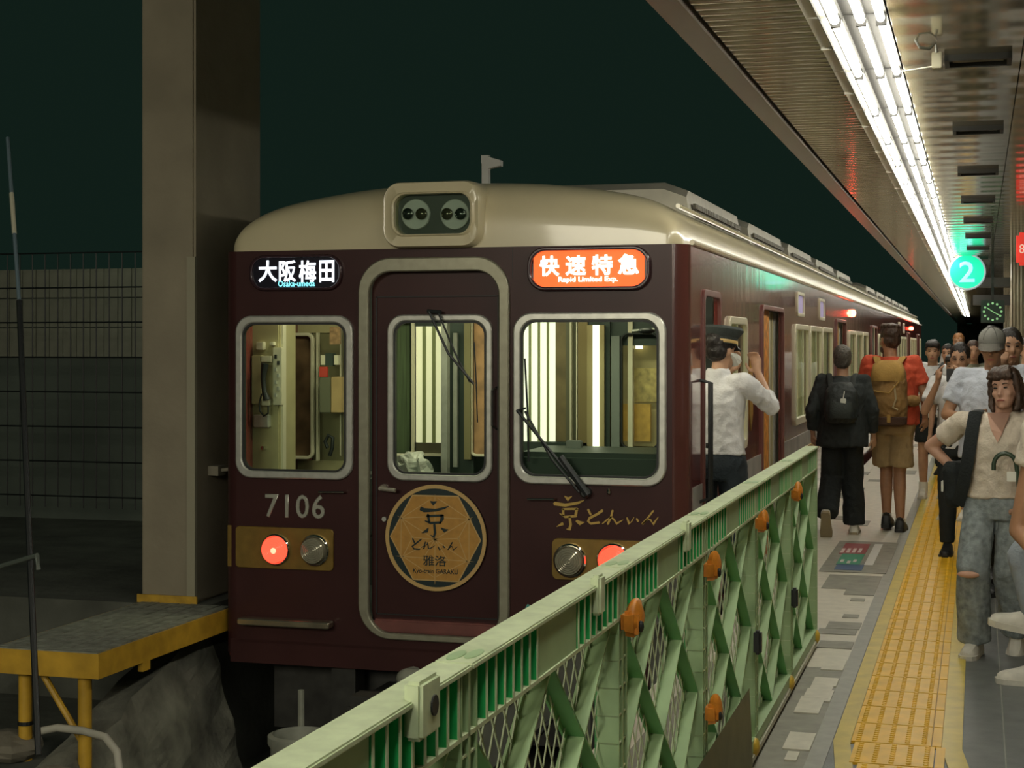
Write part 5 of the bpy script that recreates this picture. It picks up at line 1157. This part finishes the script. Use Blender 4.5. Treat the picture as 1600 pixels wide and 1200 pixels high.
def vis(b):
    P=[(.084*math.sin(R(a)),-.006+.104*math.cos(R(a)),.038) for a in range(-70,71,10)]; Q=[(.088*math.sin(R(a)),.0+.165*math.cos(R(a)) if abs(a)<60 else .0+.13*math.cos(R(a)),-.005) for a in range(-70,71,10)]
    A=[b.verts.new(Vector(p)*hs) for p in P]; C=[b.verts.new(Vector(p)*hs) for p in Q]
    for i in range(len(A)-1): b.faces.new([A[i],A[i+1],C[i+1],C[i]])
    bmesh.ops.solidify(b,geom=b.faces[:],thickness=.005)
b=B(); xf(b,MH,vis); local(r,'cap_brim',b,cloth('grey brim',(.30,.29,.26)))
strap(r,'watch',[V['wrR'].lerp(V['elR'],.12),V['wrR'].lerp(V['elR'],.20)],.031,.031,bshoe)
ph=box('phone',bshoe,None,-.00,.035,10.40,10.41,1.02,1.16,bev=.004); tag(ph,'dark phone held by the man in the grey cap','phone')
# ---- others behind
r,MH,V,k,hs=person('fringed person in white tee and black shorts with crossbody strap on the yellow strip',(-.455,17.3,0),R(178),1.66,
  dict(elL=(-.23,.06,1.12),wrL=(-.12,.26,1.16),elR=(.24,.05,1.12),wrR=(.14,.24,1.10)),skinA,hairB,'fringe','tee',white,.7,'shorts',blackc,.72,wshoe,wshoe,(0,0,0),.012,1.0,fold=.008)
strap(r,'crossbody_strap',[(-.10,-.02,1.42),(-.09,.09,1.39),(.02,.135,1.22),(.15,.10,1.0)],.016,.006,blackc)
for S in 'LR':
    a=V['ank'+S]; bm=B(); tube(bm,[a+Vector((0,0,-.02)),a+Vector((0,.0,.09))],.046,12); local(r,'sock',bm,whitep)
r,MH,V,k,hs=person('dark-haired person in white shirt raising a phone by the grey-capped man',(-.13,12.6,0),R(175),1.62,
  dict(elR=(.26,.12,1.16),wrR=(.14,.28,1.40),elL=(-.22,.10,1.18),wrL=(-.03,.30,1.40)),skinA,hairB,'short','tee',white,.7,'trousers',blackc,.08,bshoe,bshoe,(R(-4),0,R(-4)),.012,1.0,hands=(((.1,.1,1),(1,0,0),.6),((-.1,.1,1),(-1,0,0),.6)))
tag(box('phone',bshoe,None,-.225,-.165,12.24,12.25,1.33,1.43,bev=.004),'dark phone raised between white shirted arms behind the red-shirted man','phone')
def glassf(b):
    for s_ in (-1,1): tube(b,[(s_*.031*hs+.018*hs*math.cos(R(a)),.092*hs,.002*hs+.014*hs*math.sin(R(a))) for a in range(0,361,40)],.002,5,cap=False)
b=B(); xf(b,MH,glassf); local(r,'glasses',b,bshoe)
r,MH,V,k,hs=person('child with dark hair between the fringed person and the phone holder',(-.21,15.2,0),R(170),1.52,{},skinA,hairB,'fringe','tee',cloth('grey tee',(.2,.2,.19)),.6,'shorts',blackc,.8,wshoe,wshoe,(0,0,0),.013)
r,MH,V,k,hs=person('dark-haired person with hand near the mouth at the right edge, above the front woman',(.215,11.3,0),R(170),1.72,
  dict(elR=(.22,.20,1.20),wrR=(.05,.18,1.42)),skinA,hairB,'short','tee',cloth('grey green tee',(.20,.22,.18)),.7,'trousers',blackc,.08,bshoe,bshoe,(0,0,R(18)),.011,hands=(None,((-.3,.2,.9),(0,-1,0),.8)))
r,MH,V,k,hs=person('far person with orange-tinted hair and pale shirt under the end of the light line',(-.27,24.0,0),R(175),1.78,{},skinA,mat('orange hair',(.30,.13,.04),.6),'short','tee',white,.7,'trousers',blackc,.08,bshoe,bshoe,(0,0,0),.014)
for i,(x,y,h,hm,tm_,lab) in enumerate(((-.36,20.5,1.62,hairB,dark,'far dark-haired person in a dark shirt behind the fringed person'),(-.62,24.5,1.60,hairB,white,'far person in white near the train, between the red-shirted man and the crowd'),(-.05,19,1.66,hairBr,cloth('olive tee',(.14,.14,.09)),'far brown-haired person in olive behind the man in the grey cap'),(.45,16,1.68,hairB,white,'person in white at the far right behind the crowd'))):
    person(lab,(x,y,0),R(170+i*7),h,{},skinA,hm,'short','tee',tm_,.7,'trousers',blackc,.08,bshoe,bshoe,(0,0,0),.015)
# ---- close person at right edge: bare arm, and striding person with sneakers
r,MH,V,k,hs=person('nearest person at the right edge, white top and bare bent arm',(.365,5.75,0),R(150),1.62,
  dict(shR=(.19,0,1.37),elR=(.275,.0,1.00),wrR=(.06,.12,.86)),skinB,hairBr,'bob','tee',cream_c,.35,'wide',cloth('khaki trousers',(.26,.23,.12)),.08,wshoe,wshoe,(0,0,R(-20)),.009,1.0,fold=.008,hands=(None,((-.7,.4,-.4),(0,0,1),.6)))
r,MH,V,k,hs=person('person in blue-grey trousers and white sneakers, one foot lifted, at the right edge',(.38,8.0,0),R(82),1.66,
  dict(hipR=(.09,0,.88),kneeR=(.09,.20,.58),ankR=(.09,.13,.30),kneeL=(-.09,.05,.49),ankL=(-.10,.08,.085)),skinA,hairB,'short','tee',white,.5,'trousers',cloth('pale blue grey trousers',(.28,.32,.36)),.08,wshoe,wshoe,(0,0,0),.010,1.0,pitch=(0,R(10)))
